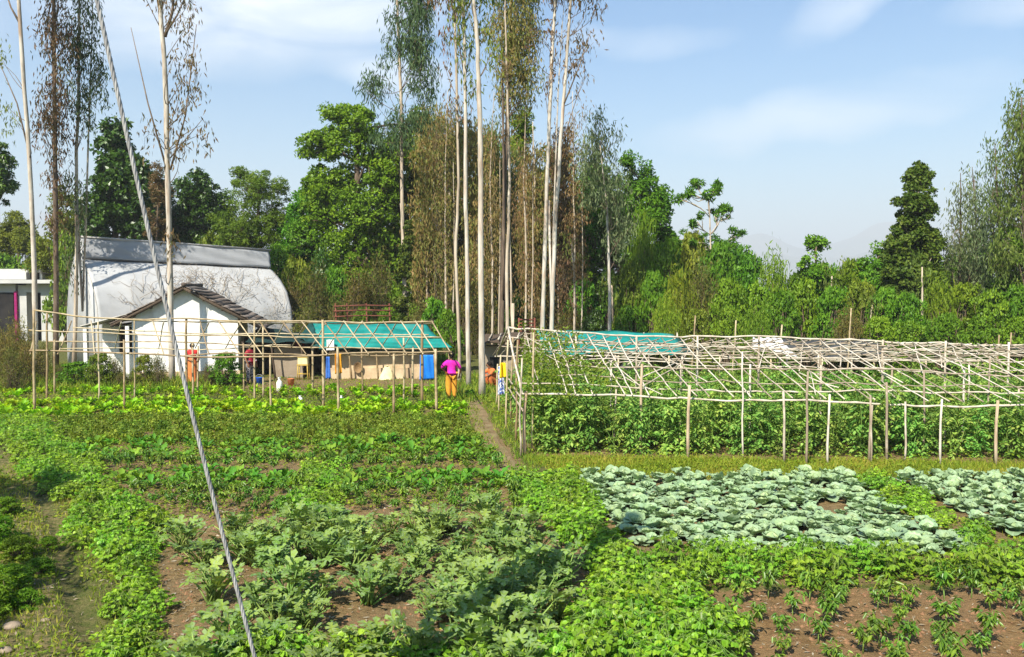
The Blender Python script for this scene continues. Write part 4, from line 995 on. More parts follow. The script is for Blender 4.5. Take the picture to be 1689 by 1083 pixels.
# lean-to wing on the left
mb = MB(); box(mb, (-HW - .8, 2.1, 1.1), (1.6, .2, 2.2)); box(mb, (-HW - 1.5, 3.1, 1.1), (.2, 1.8, 2.2)); part('wing_wall', xf(mb, O, RZ), M['whitewash'], ho, smooth=False)
mb = MB()
def fn(u, w_):
    x = -HW - 2.0 + 2.3 * u; return np.stack([x, .25 + 4.2 * w_, 2.20 + .62 * u + .02 * np.sin(w_ * 110)], -1)
grid_sheet(mb, fn, 6, 180, thick=.04); part('wing_roof', xf(mb, O, RZ), M['sheet_roof'], ho)
mb = MB(); box(mb, (-HW - .55, 1.985, 1.5), (.62, .03, 1.0)); wn = part('window', xf(mb, O, RZ), M['dark_open'], ho, smooth=False)
mb = MB()
for dx in (-.34, .34): box(mb, (-HW - .55 + dx, 1.965, 1.5), (.07, .07, 1.12))
for dz in (-.54, .54): box(mb, (-HW - .55, 1.963, 1.5 + dz), (.61, .066, .07))
part('frame', xf(mb, O, RZ), M['timber'], wn, smooth=False)
for x, y in ((-HW - 1.85, .4), (-HW - .12, -.26)):
    mb = MB(); box(mb, (x, y, 1.1), (.13, .13, 2.2)); part('veranda_post', xf(mb, O, RZ), M['whitewash'], ho, smooth=False)

# ================================================================== greenhouse with curved cover and raised vent
O2 = np.array([-18.4, 37.8]); R2 = math.radians(40); GL = 9.3
gh = thing('greenhouse', 'large greenhouse with dirty white curved cover and raised grey roof vent', 'greenhouse', loc=(O2[0], O2[1], 0))
prof = np.array([(0, 0), (-.05, 1.2), (0, 2.0), (.22, 2.9), (.75, 3.8), (1.55, 4.5), (2.45, 5.0), (2.9, 5.12)])
prof2 = np.array([(2.9, 6.12), (3.6, 5.85), (4.6, 5.1), (5.4, 4.0), (5.9, 2.6), (6.0, 1.2), (6.0, 0)])
def along(pr, n=22):
    s = np.linspace(0, len(pr) - 1, n); return np.stack([np.interp(s, range(len(pr)), pr[:, 0]), np.interp(s, range(len(pr)), pr[:, 1])], 1)
def cover(pr, n=24, sag=.03, x0=0, x1=GL):
    q = along(pr, n)
    def fn(u, w_):
        k = np.clip((w_ * (n - 1)).round().astype(int), 0, n - 1)
        y, z = q[k, 0], q[k, 1]
        s = np.sin(np.clip(z / 5, 0, 1) * math.pi) * sag * np.abs(np.sin(u * math.pi * 6))
        return np.stack([x0 + (x1 - x0) * u, y + s + .03 * np.sin(u * 23 + w_ * 11), z * (1 - .055 * u) - s * .6], -1)
    mb = MB(); grid_sheet(mb, fn, 73, n, thick=.02); return mb
part('cover', xf(cover(prof), O2, R2), M['poly'], gh)
part('cover', xf(cover(prof2), O2, R2), M['poly'], gh)
part('vent_strip', xf(cover(np.array([(2.62, 5.16), (2.72, 5.6), (2.88, 6.14)]), 8, 0), O2, R2), M['vent_net'], gh)
for x in (0.03, GL - .03):
    mb = MB(); full = np.concatenate([along(prof), along(prof2)]); k = 1 - .055 * x / GL
    prism(mb, [(a * .985 + .04, b * k * .985) for a, b in full], 0, .03)
    mb.V = [np.stack([np.full(len(a), x) + (a[:, 1] - .015), a[:, 0], a[:, 2]], 1) for a in mb.V]
    part('end_sheet', xf(mb, O2, R2), M['poly'], gh)
for i in range(7):
    x = GL * i / 6; k = 1 - .055 * i / 6
    mb = MB(); q = along(prof, 26); tube(mb, [(x, a + .06, b * k - .05) for a, b in q], .025, 6); part('hoop', xf(mb, O2, R2), M['concrete'], gh)
mb = MB(); tube(mb, [(-.1, 2.86, 6.16), (GL / 2, 2.88, 6.0), (GL + .1, 2.86, 5.82)], .05, 6); part('ridge_pipe', xf(mb, O2, R2), M['concrete'], gh)
# dry creeper sprawling over the cover
mb = MB()
dc = thing('dry_creeper', 'dead brown creeper twigs sprawling over the greenhouse cover behind the cottage roof', 'creeper', loc=(-14, 40.5, 0))
q = along(prof, 40)
def gpt(x, s):
    k = min(int(s * 39), 39); return np.array([x, q[k, 0] - .06, q[k, 1] * (1 - .055 * x / GL) + .04])
for _ in range(190):
    x, s = (min(9.2, 3.4 + abs(rng.normal()) * 2.2), U(.05, .72)) if random.random() < .85 else (U(1.5, 4), U(.2, .6))
    P = [gpt(x, s)]; dx, ds = U(-.25, .25), U(-.01, .05)
    for _k in range(7):
        x = np.clip(x + dx + U(-.1, .1), 0, GL); s = np.clip(s + ds + U(-.02, .02), 0, .98); P.append(gpt(x, s) + rng.normal(size=3) * .05)
    tube(mb, P, np.linspace(.011, .004, 8), 4)
part('stem', xf(mb, O2, R2), M['creeper_dry'], dc)
mb = MB(); S = np.array([gpt(U(3.6, 9.2), U(.15, .8)) + [0, -.1, .05] for _ in range(150)]); sprays(mb, S, 9, .2, .10, .03, .6)
part('foliage', xf(mb, O2, R2), M['creeper_leaf'], dc)

# ================================================================== white flat-roofed building far left
d = 60; k = d / F
wb = thing('flat_roofed_building', 'white two-storey concrete building with dark openings at the far left', 'building', loc=(at(20, 480, d)[0], d, 0))
X = lambda x: at(x, 480, d)[0]
Zp = lambda y: at(0, y, d)[2]
def bpx(mb, x0, x1, y0, y1, dy0, dy1, m=0): box(mb, ((X(x0) + X(x1)) / 2, d + (dy0 + dy1) / 2, (Zp(y0) + max(Zp(y1), -.1)) / 2), (abs(X(x1) - X(x0)), abs(dy1 - dy0), abs(Zp(y0) - max(Zp(y1), -.1))), m=m)
mb = MB(); bpx(mb, -60, 12, 468, 600, 1, 6); bpx(mb, 16, 30, 470, 600, 1, 6); bpx(mb, 54, 92, 468, 600, 1, 6); bpx(mb, 30, 54, 468, 482, 1, 6); part('wall', mb, M['concrete_white'], wb, smooth=False)
mb = MB(); bpx(mb, -70, 96, 461, 467, .2, 6.4); part('roof_slab', mb, M['concrete_white'], wb, smooth=False)
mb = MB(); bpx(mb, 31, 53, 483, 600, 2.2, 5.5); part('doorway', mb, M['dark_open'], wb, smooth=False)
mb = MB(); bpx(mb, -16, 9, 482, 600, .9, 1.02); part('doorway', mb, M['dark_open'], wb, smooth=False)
mb = MB(); bpx(mb, 12, 16, 480, 600, .8, 1.2); part('column', mb, M['pink'], wb, 'magenta painted column', smooth=False)
mb = MB(); bpx(mb, -60, 17, 442, 460, 2, 6); part('upper_wall', mb, M['concrete_white'], wb, smooth=False)
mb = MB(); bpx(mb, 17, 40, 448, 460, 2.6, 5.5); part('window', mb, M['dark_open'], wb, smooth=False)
mb = MB(); bpx(mb, 17, 44, 443, 448, 1.8, 6); bpx(mb, 40, 44, 448, 460, 2, 6); part('upper_slab', mb, M['concrete_white'], wb, smooth=False)
tk = thing('water_tank', 'white and orange tank box on the far white building', 'tank', loc=(X(40), d + 4, Zp(443)))
mb = MB(); bpx(mb, 32, 50, 426, 442.4, 3, 5); part('body', mb, M['concrete_white'], tk, smooth=False)
mb = MB(); bpx(mb, 31, 51, 420, 425.6, 2.9, 5.1); part('lid', mb, M['terracotta'], tk, smooth=False)

# ================================================================== sheds
def wavy(p00, p10, p01, p11, amp=.05, f=(7, 5), n=(28, 16), thick=.012):
    p00, p10, p01, p11 = map(np.asarray, (p00, p10, p01, p11))
    ph = U(0, 6, 4)
    def fn(u, w_):
        u, w_ = u[:, None], w_[:, None]
        P = p00 * (1 - u) * (1 - w_) + p10 * u * (1 - w_) + p01 * (1 - u) * w_ + p11 * u * w_
        nn = unit(np.cross(p10 - p00, p01 - p00))
        h = np.sin(u * f[0] + ph[0]) * np.sin(w_ * f[1] + ph[1]) + .5 * np.sin(u * f[0] * 2.7 + ph[2] + w_ * 3) + .3 * np.sin(w_ * f[1] * 3.1 + u * 9 + ph[3])
        return P + nn * h * amp
    mb = MB(); grid_sheet(mb, fn, *n, thick=thick); return mb
s1 = thing('cattle_shed', 'low mud-walled shed roofed with bright teal shade net, behind the left trellis', 'shed', loc=(at(620, 480, 34.9)[0], 34.9, 0))
a = lambda x, y, dd: at(x, y, dd)
part('roof', wavy(a(528, 560, 34.4), a(722, 558, 34.4), a(512, 530, 37.3), a(703, 533, 37.3), .04), M['teal'], s1)
part('roof_skirt', wavy(a(526, 575, 34.25), a(746, 573, 34.25), a(528, 559, 34.38), a(728, 558, 34.38), .025), M['teal'], s1)
part('roof_flap', wavy(a(492, 556, 35.2), a(526, 574, 34.4), a(512, 529, 37.2), a(530, 560, 34.6), .04), M['teal_shaded'], s1)
xl, xr = a(540, 480, 34.9)[0], a(700, 480, 34.9)[0]
mb = MB(); box(mb, ((xl + xr) / 2, 35.0, .52), (xr - xl, .2, 1.16)); box(mb, (xl + .1, 36.2, .6), (.2, 2.2, 1.3)); box(mb, (xr - .1, 36.2, .6), (.2, 2.2, 1.3)); box(mb, ((xl + xr) / 2, 37.2, .85), (xr - xl, .15, 1.8)); part('wall', mb, M['mud'], s1, smooth=False)
mb = MB(); box(mb, ((xl + xr) / 2, 34.85, .2), (xr - xl + .1, .12, .5)); part('plinth', mb, M['mud'], s1, smooth=False)
for x in (532, 575, 620, 665, 715, 740):
    mb = MB(); pole(mb, (a(x, 0, 34.5)[0], 34.5, -.1), a(x, 572, 34.5) + [0, 0, .05], .035); part('post', mb, M['bamboo'], s1)
s2 = thing('storage_shed', 'dark open-fronted lean-to shed with netting coloured dark for its shade, between cottage and teal-roofed shed', 'shed', loc=(a(465, 0, 35.3)[0], 35.3, 0))
part('roof', wavy(a(404, 563, 34.6), a(538, 566, 34.6), a(426, 540, 37.6), a(516, 550, 37.6), .05), M['net_shaded'], s2)
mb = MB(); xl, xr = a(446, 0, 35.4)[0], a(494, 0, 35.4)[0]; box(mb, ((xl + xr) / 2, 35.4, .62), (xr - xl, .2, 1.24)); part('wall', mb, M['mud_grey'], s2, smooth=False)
mb = MB(); xl, xr = a(388, 0, 37.6)[0], a(542, 0, 37.6)[0]; box(mb, ((xl + xr) / 2, 37.75, .85), (xr - xl, .15, 1.7)); part('back_wall', mb, M['timber'], s2, smooth=False)
for x in (400, 447, 496, 538):
    mb = MB(); pole(mb, (a(x, 0, 34.8)[0], 34.8, -.1), a(x, 563, 34.8), .04); part('post', mb, M['timber'], s2)
s3 = thing('teal_net_shed', 'teal shade-net roof on poles showing beyond the right trellis ridge', 'shed', loc=(a(1010, 0, 34.5)[0], 34.5, 0))
part('roof', wavy(a(900, 584, 33.5), a(1130, 582, 33.5), a(884, 543, 36.5), a(1108, 549, 36.5), .05), M['teal'], s3)
part('roof_flap', wavy(a(1128, 583, 33.5), a(1150, 590, 33.9), a(1106, 549, 36.4), a(1118, 556, 36.6), .03), M['teal_shaded'], s3)
for x in (905, 960, 1015, 1070, 1125):
    for dd, yy in ((33.6, 583), (36.4, 548)):
        mb = MB(); q = a(x - (8 if dd > 35 else 0), yy, dd); pole(mb, (q[0], dd, -.1), q, .035); part('post', mb, M['bamboo_grey'], s3)
s4 = thing('hut', 'small brown mud hut with a thatch and pole roof, right of the path-side white trunk', 'hut', loc=(a(825, 0, 33.4)[0], 33.4, 0))
xl, xr = a(797, 0, 33.4)[0], a(856, 0, 33.4)[0]
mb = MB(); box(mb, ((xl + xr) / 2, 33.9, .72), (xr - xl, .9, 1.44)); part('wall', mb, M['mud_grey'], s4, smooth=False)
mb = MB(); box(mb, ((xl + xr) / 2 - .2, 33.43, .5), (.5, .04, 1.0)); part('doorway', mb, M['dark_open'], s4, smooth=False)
part('roof', wavy(a(790, 566, 32.8), a(860, 557, 32.8), a(796, 552, 34.6), a(862, 547, 34.6), .03, thick=.08), M['timber'], s4)
for k_ in range(5):
    mb = MB(); pole(mb, a(790 + k_ * 16, 563 - k_ * 1.8, 32.75), a(797 + k_ * 15, 550 - k_ * .5, 34.7), .03); part('rafter', mb, M['bamboo_grey'], s4)
# rusty fence and gate behind
fn_ = thing('rail_fence', 'rusty red three-rail fence half hidden in scrub behind the teal-roofed shed', 'fence', loc=(a(600, 0, 42)[0], 42, 0))
for x in (553, 572, 604, 642):
    mb = MB(); tube(mb, [(a(x, 0, 42)[0], 42, -.1), a(x, 500, 42)], .035, 6); part('post', mb, M['rust'], fn_)
for y in (505, 513, 522):
    mb = MB(); tube(mb, [a(550, y, 41.95), a(600, y - 2, 41.95), a(646, y - 1, 41.95)], .03, 6); part('rail', mb, M['rust'], fn_)
gt = thing('field_gate', 'rusty barred gate among the trunks behind the right trellis', 'gate', loc=(a(868, 0, 42)[0], 42, 0))
for x in (856, 882):
    mb = MB(); tube(mb, [(a(x, 0, 42)[0], 42, -.1), a(x, 524, 42)], .045, 6); part('post', mb, M['rust'], gt)
for y in (527, 533, 539, 546):
    mb = MB(); tube(mb, [a(856, y, 42), a(882, y, 42)], .04, 6); part('bar', mb, M['rust'], gt)

# ---- plastic sheet, nets, drums, bags behind the right trellis
wt = thing('plastic_sheet', 'crumpled white plastic sheet over a low heap behind the right trellis', 'plastic sheet', loc=(a(1290, 0, 32)[0], 32, 0))
part('sheet', wavy(a(1240, 572, 31.5), a(1318, 588, 31.2), a(1242, 557, 33), a(1286, 557, 33), .07, (9, 8)), M['plastic_white'], wt)
gn = thing('net_canopy', 'sagging black shade net on poles behind the right trellis', 'shade net', loc=(a(1370, 0, 34)[0], 34, 0))
part('net', wavy(a(1296, 582, 33), a(1462, 592, 33), a(1285, 560, 35.5), a(1450, 560, 35.5), .12, (9, 5)), M['grey_net'], gn)
for x in (1298, 1350, 1405, 1458):
    mb = MB(); q = a(x, 584, 33); pole(mb, (q[0], 33, -.1), q, .035); part('post', mb, M['bamboo_grey'], gn)
for x, lb in ():
    dr = thing('drum', lb, 'drum', loc=(a(x, 0, 33.6)[0], 33.6, 0), group='blue drums')
    def dfn(u, w_):
        r_ = .2 * np.interp(w_, [0, .03, .06, .3, .34, .38, .62, .66, .7, .94, .97, 1], [.1, .95, 1, 1, 1.05, 1, 1, 1.05, 1, 1, .95, .05])
        return np.stack([dr.location[0] + r_ * np.cos(u * 6.2832), dr.location[1] + r_ * np.sin(u * 6.2832), 1.62 * w_], -1)
    mb = MB(); grid_sheet(mb, dfn, 17, 30); part('barrel', mb, M['plastic_blue'], dr)
    mb = MB(); tube(mb, [(dr.location[0] + .08, dr.location[1], 1.61), (dr.location[0] + .08, dr.location[1], 1.66)], .035, 8); part('bung', mb, M['jar'], dr)
for x, w_, lb in ((1008, .62, 'leftmost black stuffed sack under the far teal roof'), (1036, .55, 'middle black stuffed sack under the far teal roof'), (1062, .5, 'rightmost black stuffed sack under the far teal roof')):
    bgp = a(x, 0, 32.6); o = thing('sack', lb, 'sack', loc=(bgp[0], 32.6, 0), group='black sacks')
    mb = MB(); ball(mb, (bgp[0], 32.6, .42), (w_ * .5, .28, .45), noise=.08); part('bag', mb, M['black_bag'], o)
    mb = MB(); ball(mb, (bgp[0] + .05, 32.55, .9), (.09, .08, .11), noise=.15); part('tied_neck', mb, M['black_bag'], o)

# ================================================================== small things of the yard
def hang(name, label, cat, x0, x1, yt, yb, d, mat, amp=.03, folds=9, group=None):
    o = link(name, None); 
    p = a((x0 + x1) / 2, yt, d)
    mb = wavy(a(x0, yb, d), a(x1, yb - U(0, 3), d), a(x0 + 1, yt, d), a(x1 - 1, yt, d), amp, (folds, 1.5), (26, 14), .006)
    bpy.data.objects.remove(o)
    mb.V = [q - p for q in mb.V]
    o = link(name, mb.mesh(name, M[mat]), loc=p)
    return tag(o, label, cat, group)
hang('tarpaulin', 'bright blue tarpaulin hung like a door at the end of the teal-roofed shed', 'tarpaulin', 692, 716, 585, 627, 34.15, 'tarp_blue', .03, 5)
hang('cloth', 'orange cloth hung from a trellis post before the mud wall', 'cloth', 552, 564, 583, 617, 25.15, 'cloth_orange', .035, 8)
hang('cloth', 'small blue cloth hanging at the left corner of the mud wall', 'cloth', 537, 545, 588, 625, 34.2, 'cloth_blue', .03, 6)
hang('cloth', 'maroon cloth hanging inside the dark open-fronted shed', 'cloth', 486, 502, 556, 577, 36.0, 'cloth_maroon', .03, 6)
hang('cloth', 'white cloth slung below the left corner of the teal roof', 'cloth', 538, 552, 560, 578, 34.1, 'cloth_white', .05, 6)
hang('cloth', 'yellow cloth tied to the left end of the right trellis', 'cloth', 824, 835, 598, 624, 23.2, 'cloth_yellow', .06, 6)
hang('cloth', 'long blue and white printed cloth hanging at the left end of the right trellis', 'cloth', 821, 832, 604, 652, 24.4, 'cloth_print', .05, 6)
def lathe(mb, c, prof_, n=16):
    pr = np.array(prof_)
    def fn(u, w_):
        k = w_ * (len(pr) - 1); r_ = np.interp(k, range(len(pr)), pr[:, 0]); z = np.interp(k, range(len(pr)), pr[:, 1])
        return np.stack([c[0] + r_ * np.cos(u * 6.28318), c[1] + r_ * np.sin(u * 6.28318), c[2] + z], -1)
    grid_sheet(mb, fn, n + 1, len(pr))
def jar(x, yb, r, h, lb, lid=True):
    g = gp(x, yb); o = thing('jar', lb, 'jar', loc=(g[0], g[1], 0), group='white jars on the ground')
    mb = MB(); lathe(mb, g, [(0.01, 0), (r * .9, 0), (r, .05 * h), (r, .62 * h), (r * .8, .72 * h), (r * .42, .8 * h), (r * .42, .9 * h), (.01, .9 * h)]); part('body', mb, M['jar'], o)
    mb = MB(); lathe(mb, g, [(.01, .9 * h), (r * .5, .9 * h), (r * .5, h), (.01, h)]); part('lid', mb, M['jar'], o)
jar(461, 645, .105, .5, 'tall white jerrycan-like jar standing before the dark shed')
jar(495, 664, .085, .23, 'small white pot in the lettuce below the dark shed')
jar(563, 663, .07, .22, 'small white pot in the lettuce beneath the orange cloth')
st = thing('stool', 'tall yellowish wooden stand before the dark open-fronted shed', 'stand', loc=(a(494, 0, 34.4)[0], 34.4, 0))
mb = MB(); box(mb, (st.location[0], 34.4, .62), (.46, .36, .05)); part('seat', mb, M['wood_yellow'], st, smooth=False)
for sx in (-.19, .19):
    for sy in (-.14, .14):
        mb = MB(); tube(mb, [(st.location[0] + sx * 1.15, 34.4 + sy * 1.15, 0), (st.location[0] + sx, 34.4 + sy, .6)], .025, 6); part('leg', mb, M['wood_yellow'], st)
for sy in (-.15, .15):
    mb = MB(); tube(mb, [(st.location[0] - .2, 34.4 + sy, .25), (st.location[0] + .2, 34.4 + sy, .25)], .018, 6); part('stretcher', mb, M['wood_yellow'], st)
o = thing('crate', 'yellow crate standing on the tall wooden stand', 'crate', loc=(st.location[0], 34.4, .647))
mb = MB(); x_ = st.location[0]
for sx in (-.19, .19): box(mb, (x_ + sx, 34.4, .80), (.02, .28, .30))
for sy in (-.15, .15): box(mb, (x_, 34.4 + sy, .80), (.36, .02, .30))
box(mb, (x_, 34.4, .66), (.36, .28, .02)); part('body', mb, M['sack'], o, smooth=False)
for sy in (-.165, .165):
    mb = MB(); box(mb, (x_, 34.4 + sy, .93), (.42, .01, .03)); part('rim', mb, M['wood_yellow'], o, smooth=False)
g = a(634, 0, 34.45); o = thing('sack', 'pale yellow cloth sack slumped against the mud wall', 'sack', loc=(g[0], 34.45, 0))
def sfn(u, w_):
    r_ = .27 * (1 - w_ * .72) * (1 + .12 * np.sin(u * 25 + w_ * 4)) * np.where(w_ > .99, .05, 1)
    return np.stack([g[0] + r_ * np.cos(u * 6.283) * 1.15, 34.45 + r_ * np.sin(u * 6.283) * .7 + .12 * w_, .58 * w_], -1)
mb = MB(); grid_sheet(mb, sfn, 25, 12); part('bag', mb, M['sack'], o)
mb = MB(); tube(mb, [(g[0] - .07, 34.53, .54), (g[0], 34.48, .55), (g[0] + .07, 34.53, .54)], .015, 5); part('tie', mb, M['wicker'], o)
g = a(586, 0, 34.7); o = thing('shadow_basket', 'round brown basket shape added for a dark oval shadow on the mud wall', 'shadow stand-in', loc=(g[0], 34.66, .2))  # added dark oval shape where only a shadow lies on the wall
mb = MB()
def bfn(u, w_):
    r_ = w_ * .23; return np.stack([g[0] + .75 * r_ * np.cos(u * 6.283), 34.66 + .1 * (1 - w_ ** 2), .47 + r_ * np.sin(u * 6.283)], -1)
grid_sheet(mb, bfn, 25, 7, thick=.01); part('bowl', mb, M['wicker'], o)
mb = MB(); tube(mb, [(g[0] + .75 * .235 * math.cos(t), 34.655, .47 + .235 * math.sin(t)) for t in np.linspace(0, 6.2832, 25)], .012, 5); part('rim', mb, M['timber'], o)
for x, yb, c_, lb in ((428, 634, 'plastic_blue', 'blue bucket on the ground before the dark open-fronted shed'), (480, 636, 'terracotta', 'clay-coloured bucket beside the tall wooden stand')):
    q = gp(x, yb); o = thing('bucket', lb, 'bucket', loc=(q[0], q[1], 0))
    mb = MB(); lathe(mb, q, [(.01, .005), (.10, .005), (.14, .27), (.15, .28), (.135, .27), (.095, .03), (.01, .03)]); part('pail', mb, M[c_], o)
    mb = MB(); tube(mb, [q + [.14 * math.cos(t_), 0, .27 + .12 * math.sin(t_)] for t_ in np.linspace(0, math.pi, 9)], .006, 5); part('handle', mb, M['steel'], o)
q = gp(375, 634); o = thing('firewood_pile', 'low pile of brown firewood sticks at the right corner of the cottage', 'firewood', loc=(q[0], q[1], 0))
mb = MB()
for k_ in range(26):
    c_ = q + [U(-.1, .1), U(-.22, .22), .04 + .34 * U(0, 1) * (1 - 0)]
    tube(mb, [c_ - [U(.4, .6), U(-.1, .1), .0], c_, c_ + [U(.4, .6), U(-.1, .1), U(-.03, .05)]], U(.02, .04), 6)
part('stick_bundle', mb, M['timber'], o)
# stakes and stick by the path
for x, y, lb in ((905, 700, ''),): pass

# ================================================================== people
def skinned(name, J, E, parent, mat, sub=1):
    """one continuous skin-modifier surface: J {name:(pos,radius)}, E list of pairs; first joint is the root"""
    bm = bmesh.new(); lay = bm.verts.layers.skin.verify(); vv = {}
    base = np.array(parent.location) if parent else 0
    used = []
    for e in E:
        for q in e:
            if q not in used: used.append(q)
    for n_ in used:
        p, r_ = J[n_]
        v_ = bm.verts.new(np.asarray(p, float)); r_ = (r_, r_) if np.isscalar(r_) else r_
        v_[lay].radius = r_; vv[n_] = v_
    vv[used[0]][lay].use_root = True
    for a_, b_ in E: bm.edges.new((vv[a_], vv[b_]))
    me = bpy.data.meshes.new(name); bm.to_mesh(me); bm.free(); me.materials.append(M[mat])
    o = link(name, me, parent)
    sk = o.modifiers.new('skin', 'SKIN'); sk.use_smooth_shade = True
    sb = o.modifiers.new('smooth', 'SUBSURF'); sb.levels = sub; sb.render_levels = sub
    return o

def figure(label, loc, rz, pose, clothes, H=1.56, hair='bun', group=None):
    """pose gives joint positions in metres, facing -y"""
    root = thing('person', label, 'person', loc=loc, rz=rz, group=group)
    P = {k_: np.array(v_, float) for k_, v_ in pose.items()}
    J = {}
    R = dict(pelvis=.115, waist=.10, chest=.125, neck0=.05, neck=.045, head=.082, crown=.078, brow=.06, nose=.016, chin=.045, shL=.062, shR=.062, elL=.038, elR=.038, wrL=.026, wrR=.026, hipL=.085, hipR=.085, knL=.055, knR=.055, anL=.036, anR=.036, toL=.03, toR=.03)
    hd = P['head']; f = unit(P.get('face', np.array([0, -1, 0])))
    P['neck'] = P['neck0'] * .45 + (hd - [0, 0, .08]) * .55
    P['crown'] = hd + [0, 0, .07]; P['nose'] = hd + f * .105 + [0, 0, -.01]; P['chin'] = hd + f * .045 + [0, 0, -.085]
    for k_, r_ in R.items():
        if k_ in P: J[k_] = (P[k_], r_)
    E = [('pelvis', 'waist'), ('waist', 'chest'), ('chest', 'neck0'), ('neck0', 'neck'), ('neck', 'head'), ('head', 'crown'), ('head', 'nose'), ('head', 'chin')]
    for s_ in 'LR':
        E += [('chest', 'sh' + s_), ('sh' + s_, 'el' + s_), ('el' + s_, 'wr' + s_), ('pelvis', 'hip' + s_), ('hip' + s_, 'kn' + s_), ('kn' + s_, 'an' + s_), ('an' + s_, 'to' + s_)]
        w_ = P['wr' + s_]; dr_ = unit(w_ - P['el' + s_]); side = unit(np.cross(dr_, [.3, 1, .2])); nrm = np.cross(side, dr_)
        J['pa' + s_] = (w_ + dr_ * .06, (.034, .02)); E.append(('wr' + s_, 'pa' + s_))
        for i_, (o_, l_) in enumerate(((-.027, .055), (-.009, .066), (.009, .062), (.027, .05))):
            a_, b_ = f'f{i_}a{s_}', f'f{i_}b{s_}'
            J[a_] = (w_ + dr_ * (.10 + l_ * .3) + side * o_, .0085); J[b_] = (w_ + dr_ * (.10 + l_) + side * o_ + nrm * .025, .007)
            E += [('pa' + s_, a_), (a_, b_)]
        J['tha' + s_] = (w_ + dr_ * .06 + side * -.045, .010); J['thb' + s_] = (w_ + dr_ * .10 + side * -.06 + nrm * .01, .008)
        E += [('pa' + s_, 'tha' + s_), ('tha' + s_, 'thb' + s_)]
    skinned('body', J, E, root, 'skin')
    def cloth(nm, joints, edges, grow, mat, extra=None):
        K = {}
        for k_ in joints: K[k_] = (J[k_][0], (J[k_][1] if np.isscalar(J[k_][1]) else J[k_][1][0]) + grow.get(k_, .015))
        if extra: K.update(extra); edges = edges
        skinned(nm, K, edges, root, mat)
    clothes(P, J, cloth, root)
    hb = MB()
    hf = MB(); bk = hd - f * .025 + [0, 0, .035]
    ball(hb, bk, (.098, .104, .10), 14, 10); 
    if hair == 'bun': ball(hb, hd - f * .125 + [0, 0, -.03], (.05, .045, .05), 10, 8)
    if hair == 'braid': tube(hb, [hd - f * .10, hd - f * .13 + [0, 0, -.15], hd - f * .12 + [0, 0, -.35], hd - f * .12 + [0, 0, -.5]], [.045, .035, .028, .012], 8)
    o = link('hair', hb.mesh('hair', M['hair']), root)
    eb = MB(); side = np.cross(f, [0, 0, 1.])
    for q in (-1, 1): ball(eb, hd + f * .082 + side * q * .032 + [0, 0, .012], (.012, .012, .008), 8, 6)
    link('eyes', eb.mesh('eyes', M['hair']), root)
    return root

def stand(arms, lean=0.0, H=1.0):
    p = dict(pelvis=(0, 0, .88), waist=(0, -.01, 1.0), chest=(0, 0, 1.17), neck0=(0, .01, 1.31), head=(0, -.01, 1.46), face=(0, -1, 0),
             shL=(.17, 0, 1.25), shR=(-.17, 0, 1.25), hipL=(.09, 0, .82), hipR=(-.09, 0, .82), knL=(.10, -.03, .45), knR=(-.09, -.01, .45), anL=(.10, .02, .07), anR=(-.10, .03, .07), toL=(.12, -.14, .03), toR=(-.12, -.13, .03))
    p.update(arms); return p

def kurta(top, bottom, hem=.62, flare=.09, pant_flare=.05, scarf=None):
    def fn(P, J, cloth, root):
        E = [('waist', 'chest'), ('chest', 'neck0'), ('waist', 'pelvis'), ('pelvis', 'hem')]
        for s_ in 'LR': E += [('chest', 'sh' + s_), ('sh' + s_, 'el' + s_)]
        ex = {'hem': (np.array([P['pelvis'][0], P['pelvis'][1], hem]), (.18 + flare, .14))}
        cloth('top', ['waist', 'chest', 'neck0', 'pelvis', 'shL', 'shR', 'elL', 'elR'], E, dict(waist=.045, chest=.035, neck0=.012, pelvis=.07, shL=.02, shR=.02, elL=.025, elR=.025), top, ex)
        E = [('pelvis', 'hipL'), ('hipL', 'knL'), ('knL', 'anL'), ('pelvis', 'hipR'), ('hipR', 'knR'), ('knR', 'anR')]
        cloth('trousers', ['pelvis', 'hipL', 'hipR', 'knL', 'knR', 'anL', 'anR'], E, dict(pelvis=.03, hipL=.03, hipR=.03, knL=pant_flare, knR=pant_flare, anL=.025, anR=.025), bottom)
    return fn
g = gp(745, 659)
figure('person seen from behind in a magenta top and orange trousers standing by the footpath', (g[0], g[1], zg(g[0], g[1])), math.radians(188),
       stand(dict(elL=(.36, .08, 1.05), wrL=(.2, -.06, .93), elR=(-.30, .02, 1.0), wrR=(-.27, -.12, .80))), kurta('cloth_magenta', 'cloth_saffron', .70, .02, .06), hair='bun')
